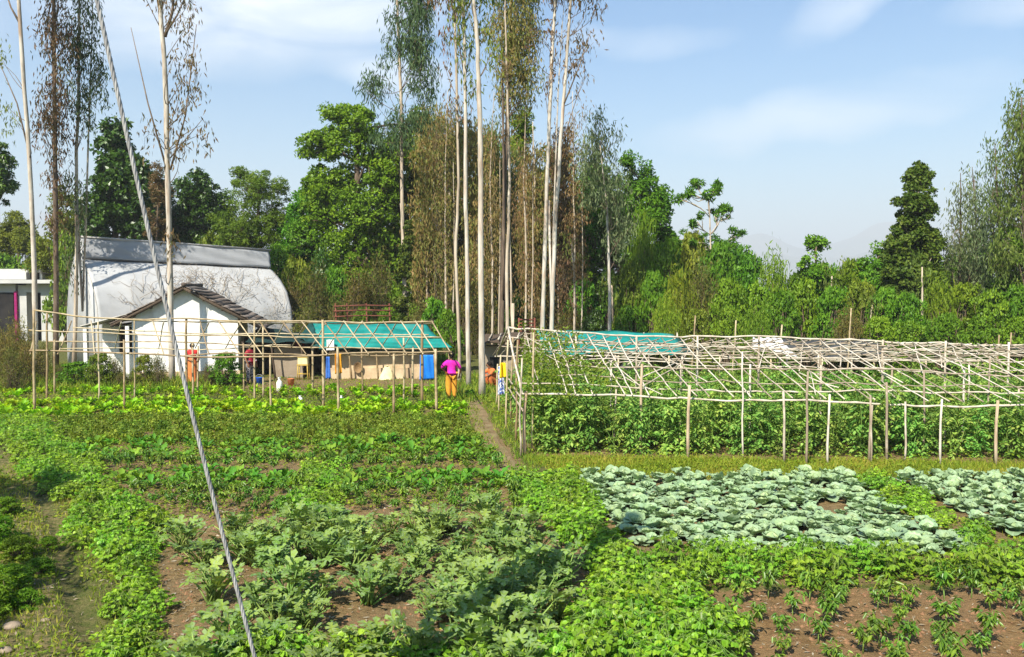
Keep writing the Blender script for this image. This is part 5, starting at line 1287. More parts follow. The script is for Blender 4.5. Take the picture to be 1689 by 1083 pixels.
def sari(top, skirt, drape):
    def fn(P, J, cloth, root):
        E = [('waist', 'chest'), ('chest', 'neck0')]
        for s_ in 'LR': E += [('chest', 'sh' + s_), ('sh' + s_, 'el' + s_)]
        cloth('blouse', ['waist', 'chest', 'neck0', 'shL', 'shR', 'elL', 'elR'], E, dict(waist=.03, chest=.03, neck0=.01, shL=.018, shR=.018, elL=.016, elR=.016), top)
        mb = MB()
        c = P['pelvis']; z0 = .04
        def f2(u, w_):
            z = c[2] + .14 - (c[2] + .14 - z0) * w_
            r_ = np.interp(w_, [0, .15, .4, 1], [.125, .165, .185, .235]) * (1 + .06 * np.sin(u * 6.283 * 9) * w_)
            return np.stack([c[0] + r_ * np.cos(u * 6.283) * 1.05, c[1] + r_ * np.sin(u * 6.283) * .85, z], -1)
        grid_sheet(mb, f2, 73, 14, thick=-.008); link('skirt', mb.mesh('skirt', M[skirt]), root)
        mb = MB()
        pts = [P['pelvis'] + [.16, -.06, .08], P['waist'] + [.08, -.15, .06], P['chest'] + [-.05, -.17, .04], P['shR'] + [.02, -.06, .08], P['shR'] + [.03, .10, .0], P['chest'] + [-.12, .17, -.2], P['pelvis'] + [-.12, .2, -.1]]
        pts = np.array(pts)
        def f3(u, w_):
            k = u * (len(pts) - 1); Q = np.stack([np.interp(k, range(len(pts)), pts[:, i]) for i in range(3)], 1)
            return Q + np.stack([.07 * (w_ - .5), 0 * w_, .14 * (w_ - .5) + .01 * np.sin(w_ * 22)], 1)
        grid_sheet(mb, f3, 40, 10, thick=.006); link('drape', mb.mesh('drape', M[drape]), root)
    return fn
g = gp(318, 633)
figure('person in a red blouse and bright orange skirt standing before the cottage gable', (g[0], g[1], 0), math.radians(25),
       stand(dict(elL=(.25, .02, 1.0), wrL=(.20, -.12, .84), elR=(-.25, 0, 1.0), wrR=(-.12, -.20, .95))), sari('cloth_red', 'cloth_orange_red', 'cloth_red'), hair='bun')
g = gp(413, 632)
figure('person in a maroon top and dark patterned trousers standing at the dark shed', (g[0], g[1], 0), math.radians(60),
       stand(dict(elL=(.25, .0, 1.0), wrL=(.22, -.10, .78), elR=(-.24, 0, 1.0), wrR=(-.21, -.10, .78))), kurta('cloth_maroon', 'cloth_check', .62, .02, .03), hair='braid')
sq = dict(pelvis=(0, .16, .22), waist=(0, .12, .36), chest=(0, .0, .56), neck0=(0, -.07, .70), head=(0, -.13, .84), face=(-.2, -1, -.25), shL=(.17, -.03, .64), shR=(-.17, -.03, .64), elL=(.25, -.25, .50), elR=(-.25, -.25, .50), wrL=(.10, -.42, .38), wrR=(-.10, -.42, .38),
          hipL=(.09, .12, .22), hipR=(-.09, .12, .22), knL=(.17, -.24, .46), knR=(-.17, -.24, .46), anL=(.15, -.06, .07), anR=(-.15, -.06, .07), toL=(.16, -.22, .03), toR=(-.16, -.22, .03))
def squat_cloth(P, J, cloth, root):
    E = [('waist', 'chest'), ('chest', 'neck0'), ('waist', 'pelvis')]
    for s_ in 'LR': E += [('chest', 'sh' + s_), ('sh' + s_, 'el' + s_)]
    cloth('top', ['waist', 'chest', 'neck0', 'pelvis', 'shL', 'shR', 'elL', 'elR'], E, dict(waist=.05, chest=.04, neck0=.01, pelvis=.05, shL=.02, shR=.02, elL=.02, elR=.02), 'cloth_orange_red')
    E = [('pelvis', 'hipL'), ('hipL', 'knL'), ('knL', 'anL'), ('pelvis', 'hipR'), ('hipR', 'knR'), ('knR', 'anR')]
    cloth('trousers', ['pelvis', 'hipL', 'hipR', 'knL', 'knR', 'anL', 'anR'], E, dict(pelvis=.03, hipL=.03, hipR=.03, knL=.04, knR=.04, anL=.03, anR=.03), 'cloth_orange_red')
g = gp(811, 638)
figure('person in orange clothes squatting beside the hut, right of the path-side white trunk', (g[0], g[1], 0), math.radians(-55), sq, squat_cloth, hair='bun')

# ================================================================== utility pole (just outside the frame) and its stay cable
Apt = at(160, 0, 4.3); Bpt = at(420, 1083, 4.75)
dirv = unit(Bpt - Apt)
tG = (0 - Apt[2]) / dirv[2]; G_ = Apt + dirv * tG
tT = (10.2 - Apt[2]) / dirv[2]; T_ = Apt + dirv * tT
up = thing('utility_pole', 'concrete utility pole whose long shadow falls across the crops', 'utility pole', loc=(T_[0] - .16, T_[1] - .05, 0))
mb = MB(); tube(mb, [(T_[0] - .16, T_[1] - .05, -.3), (T_[0] - .16, T_[1] - .05, 6), (T_[0] - .16, T_[1] - .05, 10.5)], [.20, .18, .16], 12); part('shaft', mb, M['concrete'], up)
mb = MB(); box(mb, (T_[0] - .16, T_[1] - .05, 9.9), (1.2, .1, .1)); part('crossarm', mb, M['steel'], up)
sc_ = thing('stay_cable', 'twisted steel stay cable slanting across the whole view from top left to bottom', 'cable', loc=(G_[0], G_[1], 0))
n_ = 420; t = np.linspace(0, 1, n_); cen = T_ + (G_ - T_) * t[:, None]
tA, tB = np.linalg.norm(Apt - T_) / np.linalg.norm(G_ - T_), np.linalg.norm(Bpt - T_) / np.linalg.norm(G_ - T_)
sag = np.sin(np.clip((t - tA) / (tB - tA), -.5, 1.5) * math.pi); cen = cen + np.stack([-.022 * sag, 0 * sag, -.006 * sag], 1)
d0 = unit(G_ - T_); e1 = unit(np.cross(d0, [0, 1, 0])); e2 = np.cross(d0, e1)
ln = np.linalg.norm(G_ - T_)
for k_ in range(4):
    ph = t * ln / .17 * 2 * math.pi + k_ * math.pi / 2
    P = cen + .0060 * (np.cos(ph)[:, None] * e1 + np.sin(ph)[:, None] * e2)
    mb = MB(); tube(mb, P, .0063, 6, v=k_ / 3); part('strand', mb, M['steel'], sc_)
# ================================================================== crop plants
def strip_leaf(mb, base, az, e0, e1, Ln, Wd, cup=.25, wave=.02, ns=6, nc=5, m=0, v=None, shape=None, wn=3.0, stalk=.0):
    """a broad leaf bent from elevation e0 (base) to e1 (tip)"""
    s = np.linspace(0, 1, ns + 1)
    el_ = e0 + (e1 - e0) * s
    st = Ln / ns
    h = np.concatenate([[0], np.cumsum(np.cos(el_[:-1]) * st)]); z = np.concatenate([[0], np.cumsum(np.sin(el_[:-1]) * st)])
    w_ = shape(s) * Wd if shape else Wd * np.sin(np.clip(s, .03, .985) * math.pi) ** .6
    c = np.linspace(-1, 1, nc)
    d = np.array([math.cos(az), math.sin(az), 0]); sd = np.array([-math.sin(az), math.cos(az), 0])
    ph = U(0, 6)
    ripple = wave * np.sin(s[:, None] * wn * 6.28 + ph + c[None] * 2) * np.abs(c[None]) ** 1.5
    nz = np.stack([-np.sin(el_), np.cos(el_)], 1)
    lift = cup * w_[:, None] * c[None] ** 2 * .5 + ripple
    Hh = h[:, None] + nz[:, 0:1] * lift; Zz = z[:, None] + nz[:, 1:2] * lift
    V = np.asarray(base) + Hh[..., None] * d + (w_[:, None] * c[None] * .5)[..., None] * sd + Zz[..., None] * np.array([0, 0, 1.])
    i = np.arange(ns)[:, None] * nc; j = np.arange(nc - 1)[None]
    Q = np.stack([i + j, i + nc + j, i + nc + j + 1, i + j + 1], -1).reshape(-1, 4)
    mb.add(V.reshape(-1, 3), Q, v=U(0, 1) if v is None else v, u=np.tile((c + 1) / 2, ns + 1), t=np.repeat(s, nc), m=m)

broadsh = lambda s: np.interp(s, [0, .12, .3, .55, .8, .93, 1], [.16, .45, .85, 1, .82, .5, .12])
spoon = lambda s: np.interp(s, [0, .25, .45, .7, .9, 1], [.09, .12, .55, 1, .7, .1])

def cabbage(i):
    mb = MB(); a0 = U(0, 6)
    for k in range(13):
        az = a0 + k * 2.4; o = k / 12; sc = U(.62, 1.08)
        strip_leaf(mb, (.02 * math.cos(az), .02 * math.sin(az), .05 + .004 * k), az + U(-.3, .3), .75 + .55 * o + U(-.3, .35), -.5 + 1.25 * o + U(-.6, .7), (.34 - .08 * o) * sc, (.29 - .05 * o) * sc, U(.05, .32), U(.010, .022), 8, 7, shape=broadsh, wn=2.2, v=np.clip(.25 + U(0, .4) + .2 * o, 0, 1))
    for k in range(5):
        az = a0 + 1 + k * 2.4
        strip_leaf(mb, (.015 * math.cos(az), .015 * math.sin(az), .09), az, 1.25, 2.1 + U(-.1, .3), .22, .21, .55, .006, 7, 6, shape=broadsh, v=U(.55, .95))
    ball(mb, (0, 0, .165), (.072, .072, .07), 10, 7, v=.85, noise=.04)
    tube(mb, [(0, 0, -.03), (0, 0, .1)], [.02, .02], 6, m=1)
    return mb.mesh('cabbage', [M['cabbage'], M['stem_green']])
HALF = [(-.28, .10), (-.30, .42), (-.04, .64), (.12, .16), (.22, .74), (.60, .70), (.44, .14), (.92, .36), (1.16, .02)]
def zblade(mb, P, az, tilt, size, v):
    out = [(x, y) for x, y in HALF] + [(x, -y) for x, y in HALF[::-1][1:]]
    pts = []
    for (x, y), (x2, y2) in zip(out, out[1:] + out[:1]):
        pts.append((x + U(-.03, .03), y + U(-.03, .03)))
        f_ = U(.4, .6); mx_, my_ = x * (1 - f_) + x2 * f_, y * (1 - f_) + y2 * f_
        k = 1.0 + U(-.10, .06); pts.append((.2 + (mx_ - .2) * k, my_ * k))
    pts = np.array(pts); n = len(pts)
    mid = pts * .5 + np.array([.1, 0])
    r_ = np.hypot(pts[:, 0] - .2, pts[:, 1]); rm = r_ * .5
    fold = lambda q: .18 * np.abs(q[:, 1]) - .22 * np.hypot(q[:, 0] - .2, q[:, 1]) ** 2
    L3 = lambda q: np.stack([q[:, 0] * .9, q[:, 1] * .9, fold(q) + U(-.02, .02, len(q))], 1)
    V = np.concatenate([[[.15, 0, 0]], L3(mid), L3(pts)]) * size
    ct, st_ = math.cos(tilt), math.sin(tilt)
    V = np.stack([V[:, 0] * ct + V[:, 2] * st_, V[:, 1], -V[:, 0] * st_ + V[:, 2] * ct], 1)
    c, s = math.cos(az), math.sin(az)
    V = np.stack([V[:, 0] * c - V[:, 1] * s, V[:, 0] * s + V[:, 1] * c, V[:, 2]], 1) + P
    j = np.arange(n); k = (j + 1) % n
    mb.add(V, np.stack([1 + j, 1 + n + j, 1 + n + k, 1 + k], 1), np.stack([np.zeros(n, int), 1 + j, 1 + k], 1), v=v)
def courgette(i):
    lf, st = MB(), MB()
    n = 34 + i
    for k in range(n):
        az = k * 2.4 + U(-.3, .3); o = k / n
        ln = U(.24, .44) * (1 - .2 * o); el_ = .5 + .85 * o + U(-.25, .25)
        d = np.array([math.cos(az) * math.cos(el_), math.sin(az) * math.cos(el_), math.sin(el_)])
        b = np.array([U(-.08, .08), U(-.08, .08), .02]); tip = b + d * ln
        mid = (b + tip) / 2 + np.array([d[0], d[1], 0]) * -.03
        tube(st, [b, mid, tip], [.011, .009, .006], 5)
        zblade(lf, tip, az + U(-.4, .4), -el_ * .55 + U(-.5, .8), U(.085, .15), U(0, 1))
    return lf.mesh('leaves', M['zuc']), st.mesh('stalks', M['stem_green'])
def bushy(n, h, rad, L_, W_, leaf, stems=4, droop=.5, six=True, tri=True, name='plant'):
    mb = MB()
    tips = []
    for k in range(stems):
        az = U(0, 6.28); r_ = U(.2, 1) * rad * .6; t_ = np.array([math.cos(az) * r_, math.sin(az) * r_, h * U(.6, .95)])
        tips.append(branch(mb, (0, 0, -.02), t_, .006, .003, .15, 5, m=1))
    P = randdir(n) * (U(.25, 1, n) ** .5)[:, None]; P[:, 2] = np.abs(P[:, 2]) * .9 + .1
    P = P * np.array([rad, rad, h])
    A = P * np.array([1, 1, 0]) / rad + rng.normal(size=(n, 3)) * .5 + np.array([0, 0, -droop * .5])
    N = np.array([0, 0, 1.]) + P * np.array([.6, .6, 0]) / rad + rng.normal(size=(n, 3)) * .4
    SV = np.concatenate(tips)
    for q in range(n):
        d_ = np.linalg.norm(SV - P[q], axis=1); j_ = int(np.argmin(d_))
        if d_[j_] > .02: tube(mb, [SV[j_], P[q]], [.0028, .002], 3, m=1, cap=False)
    if tri:
        for o in (-.9, 0, .9):
            c, s = math.cos(o), math.sin(o)
            B = np.stack([A[:, 0] * c - A[:, 1] * s, A[:, 0] * s + A[:, 1] * c, A[:, 2]], 1)
            leaves(mb, P, B, N, U(.8, 1.2, n) * L_, U(.85, 1.15, n) * W_, six=six, curl=.2, fold=.12, v=np.clip(.75 * U(0, 1, n) + .3 * P[:, 2] / h * U(0, 1, n), 0, 1))
    else:
        leaves(mb, P, A, N, U(.75, 1.25, n) * L_, U(.85, 1.15, n) * W_, six=six, curl=.3, fold=.15)
    return mb.mesh(name, [M[leaf], M['stem_green']])
def pepper(i):
    mb = MB(); h = .34
    tube(mb, [(0, 0, -.02), (.01, 0, h * .45)], [.008, .006], 5, m=1)
    for k in range(5):
        az = k * 1.3 + U(-.3, .3); r_ = U(.06, .12); e = np.array([math.cos(az) * r_, math.sin(az) * r_, h * U(.65, 1.0)])
        B = branch(mb, (.01, 0, h * .4), e, .005, .003, .1, 5, m=1)
        n = 17; q = B[rng.integers(1, 5, n)] + rng.normal(size=(n, 3)) * .012
        A = rng.normal(size=(n, 3)); A[:, 2] = -.35 + .4 * A[:, 2]; A += np.array([math.cos(az), math.sin(az), 0]) * .5
        leaves(mb, q, A, np.array([0, 0, 1.]) + rng.normal(size=(n, 3)) * .3, U(.055, .09, n), U(.024, .036, n), six=True, curl=.35, fold=.2)
    return mb.mesh('pepper', [M['pepper'], M['stem_green']])
def rosette(n, L_, W_, leaf, e0=(.7, 1.2), e1=(-.3, .4), wave=.02, name='rosette', shape=spoon, nc=5):
    mb = MB()
    for k in range(n):
        az = k * 2.4 + U(-.3, .3); o = k / n
        strip_leaf(mb, (0, 0, .0), az, e0[0] + (e0[1] - e0[0]) * o, e1[0] + (e1[1] - e1[0]) * o + U(-.2, .2), L_ * U(.75, 1.1), W_ * U(.8, 1.1), .3, wave, 6, nc, shape=shape)
    return mb.mesh(name, [M[leaf]])
def herb(n, h, leaf):
    mb = MB()
    B = np.zeros((n, 3)); B[:, :2] = rng.normal(size=(n, 2)) * .04
    A = rng.normal(size=(n, 3)) * .38 + np.array([0, 0, 1]); leaves(mb, B, A, rng.normal(size=(n, 3)), U(.5, 1, n) * h, .022, six=True, fold=.3)
    P = B + unit(A) * (U(.5, 1, n) * h)[:, None]
    leaves(mb, P, rng.normal(size=(n, 3)) + [0, 0, .3], np.array([0, 0, 1.]) + rng.normal(size=(n, 3)) * .5, U(.04, .07, n), U(.03, .05, n))
    return mb.mesh('herb', [M[leaf]])
def tomato(i):
    mb = MB(); h = 1.12
    main = []
    for k in range(4):
        az = U(0, 6.28); e = np.array([math.cos(az) * U(.1, .3), math.sin(az) * U(.1, .3), h * U(.75, 1.0)])
        main.append(branch(mb, (0, 0, -.03), e, .010, .004, .12, 7, m=1))
    n = 88
    st = np.array([main[int(rng.integers(4))][int(rng.integers(1, 7))] for _ in range(n)])
    az = U(0, 6.28, n); d = np.stack([np.cos(az), np.sin(az), U(-.35, .45, n)], 1)
    ln = U(.14, .28, n)
    for f_ in (.35, .6, .85, 1.0):
        P = st + d * (ln * f_)[:, None] - np.array([0, 0, .10]) * f_ ** 2
        for sg in (-1, 1) if f_ < 1 else (0,):
            sd = np.stack([-np.sin(az), np.cos(az), 0 * az], 1) * sg
            A = d * .6 + sd * .9 + np.array([0, 0, -.45]) + rng.normal(size=(n, 3)) * .15
            leaves(mb, P, A, np.array([0, 0, 1.]) + rng.normal(size=(n, 3)) * .35, U(.075, .12, n), U(.04, .06, n), fold=.2)
    return mb.mesh('tomato', [M['tomato'], M['stem_green']])

def put(meshes, name, label, cat, group, XY, smin=.85, smax=1.15, dz=0.0, tilt=.06, zs=1.0):
    """copies of one kind: every plant its own object"""
    for x, y in XY:
        me = meshes[int(rng.integers(len(meshes)))]
        z = float(zg(np.array([x]), np.array([y]))[0]) + dz
        s = U(smin, smax)
        if isinstance(me, tuple):
            r_ = bpy.data.objects.new(name, None); C.objects.link(r_); r_.empty_display_size = .1
            for nm, q in zip(('leaves', 'stalks'), me):
                c = bpy.data.objects.new(nm, q); C.objects.link(c); c.parent = r_
        else:
            r_ = bpy.data.objects.new(name, me); C.objects.link(r_)
        r_.location = (x, y, z); r_.rotation_euler = (U(-tilt, tilt), U(-tilt, tilt), U(0, 6.28)); r_.scale = (s, s, s * zs * U(.88, 1.12))
        tag(r_, label, cat, group)

def jgrid(poly, sx, sy, jit=.3, keep=1.0, stagger=True):
    lo, hi = poly.min(0), poly.max(0)
    out = []
    for r_, y in enumerate(np.arange(lo[1], hi[1], sy)):
        for x in np.arange(lo[0] + (sx / 2 if stagger and r_ % 2 else 0), hi[0], sx):
            out.append((x + U(-jit, jit) * sx, y + U(-jit, jit) * sy))
    out = np.array(out)
    out = out[inpoly(out, poly)]
    if keep < 1: out = out[U(0, 1, len(out)) < keep]
    return out
def cap(a, n):
    if len(a) <= n: return a
    return a[np.sort(rng.choice(len(a), n, replace=False))]

# --- cabbages
CB = [cabbage(i) for i in range(5)]
p1 = jgrid(Z['cab1'], .275, .30, .28); p2 = jgrid(Z['cab2'], .29, .31, .28)
hole = gp(1372, 838)[:2]; p1 = p1[np.hypot(p1[:, 0] - hole[0], p1[:, 1] - hole[1]) > .33]
print('cabbages', len(p1), len(p2))
def massed(name, meshes, pts, smin, smax, label, cat, mats):
    mb = MB(); cache = []
    for me in meshes:
        n_ = len(me.vertices); co_ = np.empty(n_ * 3, 'f'); me.vertices.foreach_get('co', co_)
        at_ = []
        for nm in 'vut':
            z_ = np.empty(n_, 'f'); me.attributes[nm].data.foreach_get('value', z_); at_.append(z_)
        F4 = [tuple(p_.vertices) for p_ in me.polygons if len(p_.vertices) == 4]; F3 = [tuple(p_.vertices) for p_ in me.polygons if len(p_.vertices) == 3]
        cache.append((co_.reshape(-1, 3), at_, F4, F3))
    for x, y in pts:
        V_, at_, F4, F3 = cache[int(rng.integers(len(cache)))]
        a_ = U(0, 6.28); s_ = U(smin, smax); c_, n_ = math.cos(a_), math.sin(a_)
        W_ = np.stack([V_[:, 0] * c_ - V_[:, 1] * n_, V_[:, 0] * n_ + V_[:, 1] * c_, V_[:, 2]], 1) * s_ + [x, y, float(zg(np.array([x]), np.array([y]))[0])]
        mb.add(W_, F4, F3, v=at_[0], u=at_[1], t=at_[2])
    return tag(link(name, mb.mesh(name, mats)), label, cat, kind='stuff')
p1 = p1[np.argsort(p1[:, 1])]; p2 = p2[np.argsort(p2[:, 1])]
massed('cabbage_rows', CB, np.concatenate([p1[225:], p2[72:]]), .56, .9, 'far rows of small blue-green cabbages before the right trellis', 'cabbages', M['cabbage'])
p1, p2 = p1[:225], p2[:72]
put(CB, 'cabbage', 'blue-green cabbage in the broad patch before the right trellis', 'cabbage', 'cabbages in the broad patch', p1, .56, .9, tilt=.14, zs=.74)
put(CB, 'cabbage', 'blue-green cabbage in the smaller patch at the right edge', 'cabbage', 'cabbages in the right patch', p2, .56, .9, tilt=.14, zs=.74)
# --- courgettes
ZU = [courgette(i) for i in range(5)]
zpx = [(335, 925), (300, 900), (385, 885), (432, 890), (455, 938), (405, 915), (500, 872), (548, 868), (590, 880), (528, 925), (560, 912), (492, 915), (612, 905), (640, 880), (668, 905), (632, 955), (605, 985), (685, 935), (720, 880), (760, 915), (800, 882), (838, 872), (855, 920), (885, 900), (868, 955), (770, 960), (735, 985),
       (800, 985), (715, 1010), (655, 965), (585, 935), (478, 985), (455, 1032), (505, 1028), (525, 985), (375, 1060), (430, 1075), (865, 1035), (915, 1000), (835, 1000), (780, 1035), (820, 1060), (700, 1085), (560, 1085), (625, 1092), (905, 1060), (425, 1000), (350, 985), (760, 1085), (480, 1078), (930, 955), (330, 1110), (520, 1120), (850, 1110), (575, 895), (700, 905), (745, 940), (795, 930), (825, 900), (890, 935), (845, 960), (760, 1010), (530, 895), (470, 890), (425, 920), (880, 985), (905, 965), (805, 860), (870, 870), (690, 870), (740, 865)]
put(ZU, 'courgette_plant', 'silvery-green courgette plant with deeply cut leaves on the bare brown soil', 'vegetable plant', 'courgette plants', [gp(x, y + 12)[:2] for x, y in zpx], .74, 1.05, tilt=.12, zs=1.22)
# --- peppers in the reddish soil
PP = [pepper(i) for i in range(5)]
rows = []
for k, x0 in enumerate(np.arange(1.75, 7.2, .52)):
    for y in np.arange(8.0, 10.3, .26):
        rows.append((x0 + U(-.06, .06) - (y - 9) * .05, y + U(-.08, .08)))
rows = jgrid(Z['pepper'], .40, .40, .28)
rows = np.array(rows); rows = rows[inpoly(rows, Z['pepper'])]; rows = rows[U(0, 1, len(rows)) < .82]
put(PP, 'pepper_plant', 'young pepper plant standing in the reddish bare soil', 'vegetable plant', 'pepper plants in bare soil', rows, .7, 1.2)
# --- bushy bean hedge, leafy beans
HB = [bushy(110, .40, .25, .058, .034, 'hedge_bean', 9, name='bushy_crop') for i in range(4)]
put(HB, 'bushy_bean_plant', 'bushy green bean plant in the dense row between cabbages and bare soil', 'vegetable plant', 'dense row of bushy beans', cap(jgrid(Z['hedge'], .37, .36, .3), 290), .85, 1.2)
BN = [bushy(125, .29, .27, .049, .040, 'bean', 8, name='leafy_crop') for i in range(5)]
bl = 'bright leafy bean plant in the '
put(BN, 'bean_plant', bl + 'overgrown strip left of the cabbages', 'vegetable plant', 'leafy beans left of the cabbages', cap(jgrid(Z['beanR'], .31, .31, .35), 280), .8, 1.35, tilt=.2)
put(BN, 'bean_plant', bl + 'strip along the left edge of the field', 'vegetable plant', 'leafy beans along the left edge', cap(jgrid(Z['beanL'], .40, .42, .35), 260), .75, 1.25, tilt=.2)
put(BN, 'bean_plant', bl + 'clump in the middle of the seedling rows', 'vegetable plant', 'leafy clump amid the seedlings', jgrid(Z['beanM'], .4, .42, .35), .8, 1.2, tilt=.2)
put(BN, 'bean_plant', bl + 'wedge between the two cabbage patches', 'vegetable plant', 'leafy wedge between the cabbages', jgrid(Z['wedge'], .42, .45, .35, .8), .75, 1.1, tilt=.2)
bot = np.array([gp(x + U(-12, 12), 1098 + U(-12, 22))[:2] for x in range(330, 1180, 28)])
put(BN, 'bean_plant', bl + 'fringe along the bottom edge before the courgettes', 'vegetable plant', 'leafy fringe before the courgettes', bot, .9, 1.3, tilt=.2)
# --- seedling rows in the middle left
SPN = [rosette(11, .26, .105, 'spinach', name='radish') for i in range(5)]
HE = [herb(60, .22, 'herb') for i in range(4)]
sb = Z['seedlings']
def rowset(ypx, sx, keep, jit=.25, xr=(-40, 900), grp='seedlings'):
    out = []
    for yp in ypx:
        yy = gp(800, yp)[1]
        x0, x1 = sb[:, 0].min(), sb[:, 0].max()
        xs_ = np.arange(x0, x1, sx); out.append(np.stack([xs_ + U(-jit, jit, len(xs_)) * sx, yy + U(-.12, .12, len(xs_))], 1))
    out = np.concatenate(out); out = out[inpoly(out, sb)]
    out = out[~inpoly(out, Z['beanM'])]
    return out[U(0, 1, len(out)) < keep]
put(SPN, 'radish_plant', 'dark green leafy radish plant in the cross rows left of the footpath', 'vegetable plant', 'dark leafy cross rows', cap(rowset([733, 741, 750, 786, 795, 805, 760], .34, .95), 295), .85, 1.35)
put(PP, 'pepper_plant', 'small pepper seedling in the brown soil rows left of the footpath', 'vegetable plant', 'pepper seedlings in brown soil', cap(rowset([766, 775, 814, 824, 834, 843, 852], .32, .85), 290), .7, 1.1)
put(HE, 'herb_tuft', 'fine-leaved herb tuft in the far soft green bed left of the footpath', 'herb plant', 'fine herb bed', cap(rowset([693, 698, 704, 710, 716, 723, 729], .30, .95), 295), .9, 1.4)
# --- lettuce under the left trellis
LT = [rosette(12, .30, .15, 'lettuce', (.7, 1.25), (-.1, .9), .03, 'lettuce', broadsh) for i in range(5)]
def lrow(poly, sx, sy): return jgrid(Z[poly], sx, sy, .2)
put(LT, 'lettuce', 'yellow-green lettuce in the near bright band under the left trellis', 'lettuce', 'lettuces in the near band', cap(lrow('lett1', .36, .6), 180), .85, 1.25)
put(LT, 'lettuce', 'yellow-green lettuce in the far bright band before the mud wall', 'lettuce', 'lettuces in the far band', cap(lrow('lett2', .5, .8), 115), .75, 1.1)
# --- tomatoes under the right trellis
TM = [tomato(i) for i in range(5)]
tp = []
for y in np.arange(19.0, 27.0, .95):
    for x in np.arange(.75 - (y - 19) * .09, 14.8, .52): tp.append((x + U(-.1, .1), y - .075 * x + U(-.1, .1)))
tp = cap(np.array(tp), 290)
put(TM, 'tomato_plant', 'tall green tomato plant in the rows beneath the right trellis', 'vegetable plant', 'tomato rows beneath the right trellis', tp, .85, 1.3, zs=1.06)
# --- gourd vine over the left end of the right trellis
gv = thing('gourd_vine', 'pale green climbing vine over the left end of the right trellis', 'climbing plant', loc=(.9, 19.6, 0))
mb, sm = MB(), MB()
S = []
for _ in range(260):
    x = .35 + abs(rng.normal()) * .85; q = U(0, 1)
    P = mixp(front, ridge_, q)(x)
    if random.random() < .45: P = np.array([x * .8, U(18.8, 26), U(.5, 2.0)]) if random.random() < .5 else np.array([x, 18.9 + U(0, 1), U(.2, 1.3)])
    S.append(P + rng.normal(size=3) * .12)
S = np.array(S)
clumps(mb, S, .22, 20, .075, .055, droop=.5)
for s_ in S[::4]: branch(sm, (s_[0] + U(-.2, .2), s_[1] + U(-.1, .2), 0), s_, .008, .004, .15, 6)
part('vine', sm, M['stem_green'], gv); part('foliage', mb, M['vine'], gv)

# --- shrubs by the cottage
for x, yb, yt, wpx, kind, lb in [(128, 636, 590, 34, 'green', 'leafy green shrub left of the cottage inside the trellis'), (238, 637, 578, 20, 'olive', 'tall flowering shrub against the cottage gable, left of the white trunk'), (262, 637, 585, 16, 'scrub', 'reddish shrub touching the white trunk before the cottage'), (372, 636, 572, 30, 'green', 'green shrub at the right end of the cottage gable'), (345, 637, 600, 14, 'scrub', 'brown withered shrub right of the person in orange'),
                              (205, 638, 615, 26, 'scrub', 'low brown weeds at the foot of the cottage wall'), (165, 638, 575, 26, 'olive', 'tall loose shrub before the cottage side wing'), (190, 634, 590, 16, 'scrub', 'thin brown shrub beside the cottage corner post'), (100, 634, 600, 22, 'scrub', 'brown weedy shrub at the far left inside the trellis'), (718, 620, 575, 14, 'green', 'small green shrub behind the blue tarpaulin'), (775, 655, 640, 12, 'green', 'small green weed at the foot of the path-side trunk')]:
    g = gp(x, yb); top = at(x, yt, g[1])
    o = link('shrub', BM[kind][0], loc=(g[0], g[1], 0)); wd = wpx * g[1] / F; o.scale = (wd, wd, max(top[2], .3) / 1.85); tag(o, lb, 'shrub')
# --- shrubs on the left bank
for x, y, s in [(5, 850, .42), (-20, 900, .6), (30, 920, .42), (66, 945, .3), (10, 975, .45), (-30, 1010, .6), (40, 1000, .3), (-40, 800, .6), (80, 900, .22)]:
    g = gp(x, y); o = link('bush', BM['bright'][1], loc=(g[0], g[1], -.05)); o.scale = (s * .75, s * .75, s * .5); o.rotation_euler[2] = U(0, 6)
    tag(o, 'low green shrub on the grassy bank at the left edge', 'bush', 'low shrubs on the left bank')
# shade tree standing on the bank outside the frame, its shadow falls on the bank
tg = np.array([-11.3, 10.6])
root = thing('shade_tree', 'leafy tree on the left bank casting shade over the grass', 'tree', loc=(*tg, 0))
tb, cr = MB(), MB()
tube(tb, [(*tg, -.1), (tg[0] + .1, tg[1], 2), (tg[0], tg[1] + .1, 4.4)], [.16, .12, .07], 8)
S = np.array([tg[0], tg[1], 4.8]) + in_ball(16, .5) * np.array([.9, .9, .9])
for s_ in S[::2]: branch(tb, (tg[0], tg[1], 3.6), s_, .04, .01, .2, 5)
clumps(cr, S, .55, 90, .2, .1)
part('trunk', tb, M['bark_dark'], root); part('crown', cr, M['olive'], root)
tg = np.array([-8.6, 6.0])
root = thing('shade_tree', 'added unseen sparse tree throwing broken shade on the bank at lower left', 'tree', loc=(*tg, 0))  # unseen tree added to deepen the shade on the lower bank
tb, cr = MB(), MB()
tube(tb, [(*tg, -.1), (tg[0] + .1, tg[1], 2), (tg[0], tg[1] + .1, 4.4)], [.1, .08, .05], 8)
S = np.array([tg[0], tg[1], 4.4]) + in_ball(14, .5) * np.array([1.0, 1.4, 1.3])
for s_ in S: branch(tb, (tg[0], tg[1], 3.2), s_, .035, .01, .2, 5)
clumps(cr, S, .4, 60, .18, .09)
part('trunk', tb, M['bark_dark'], root); part('crown', cr, M['olive'], root)
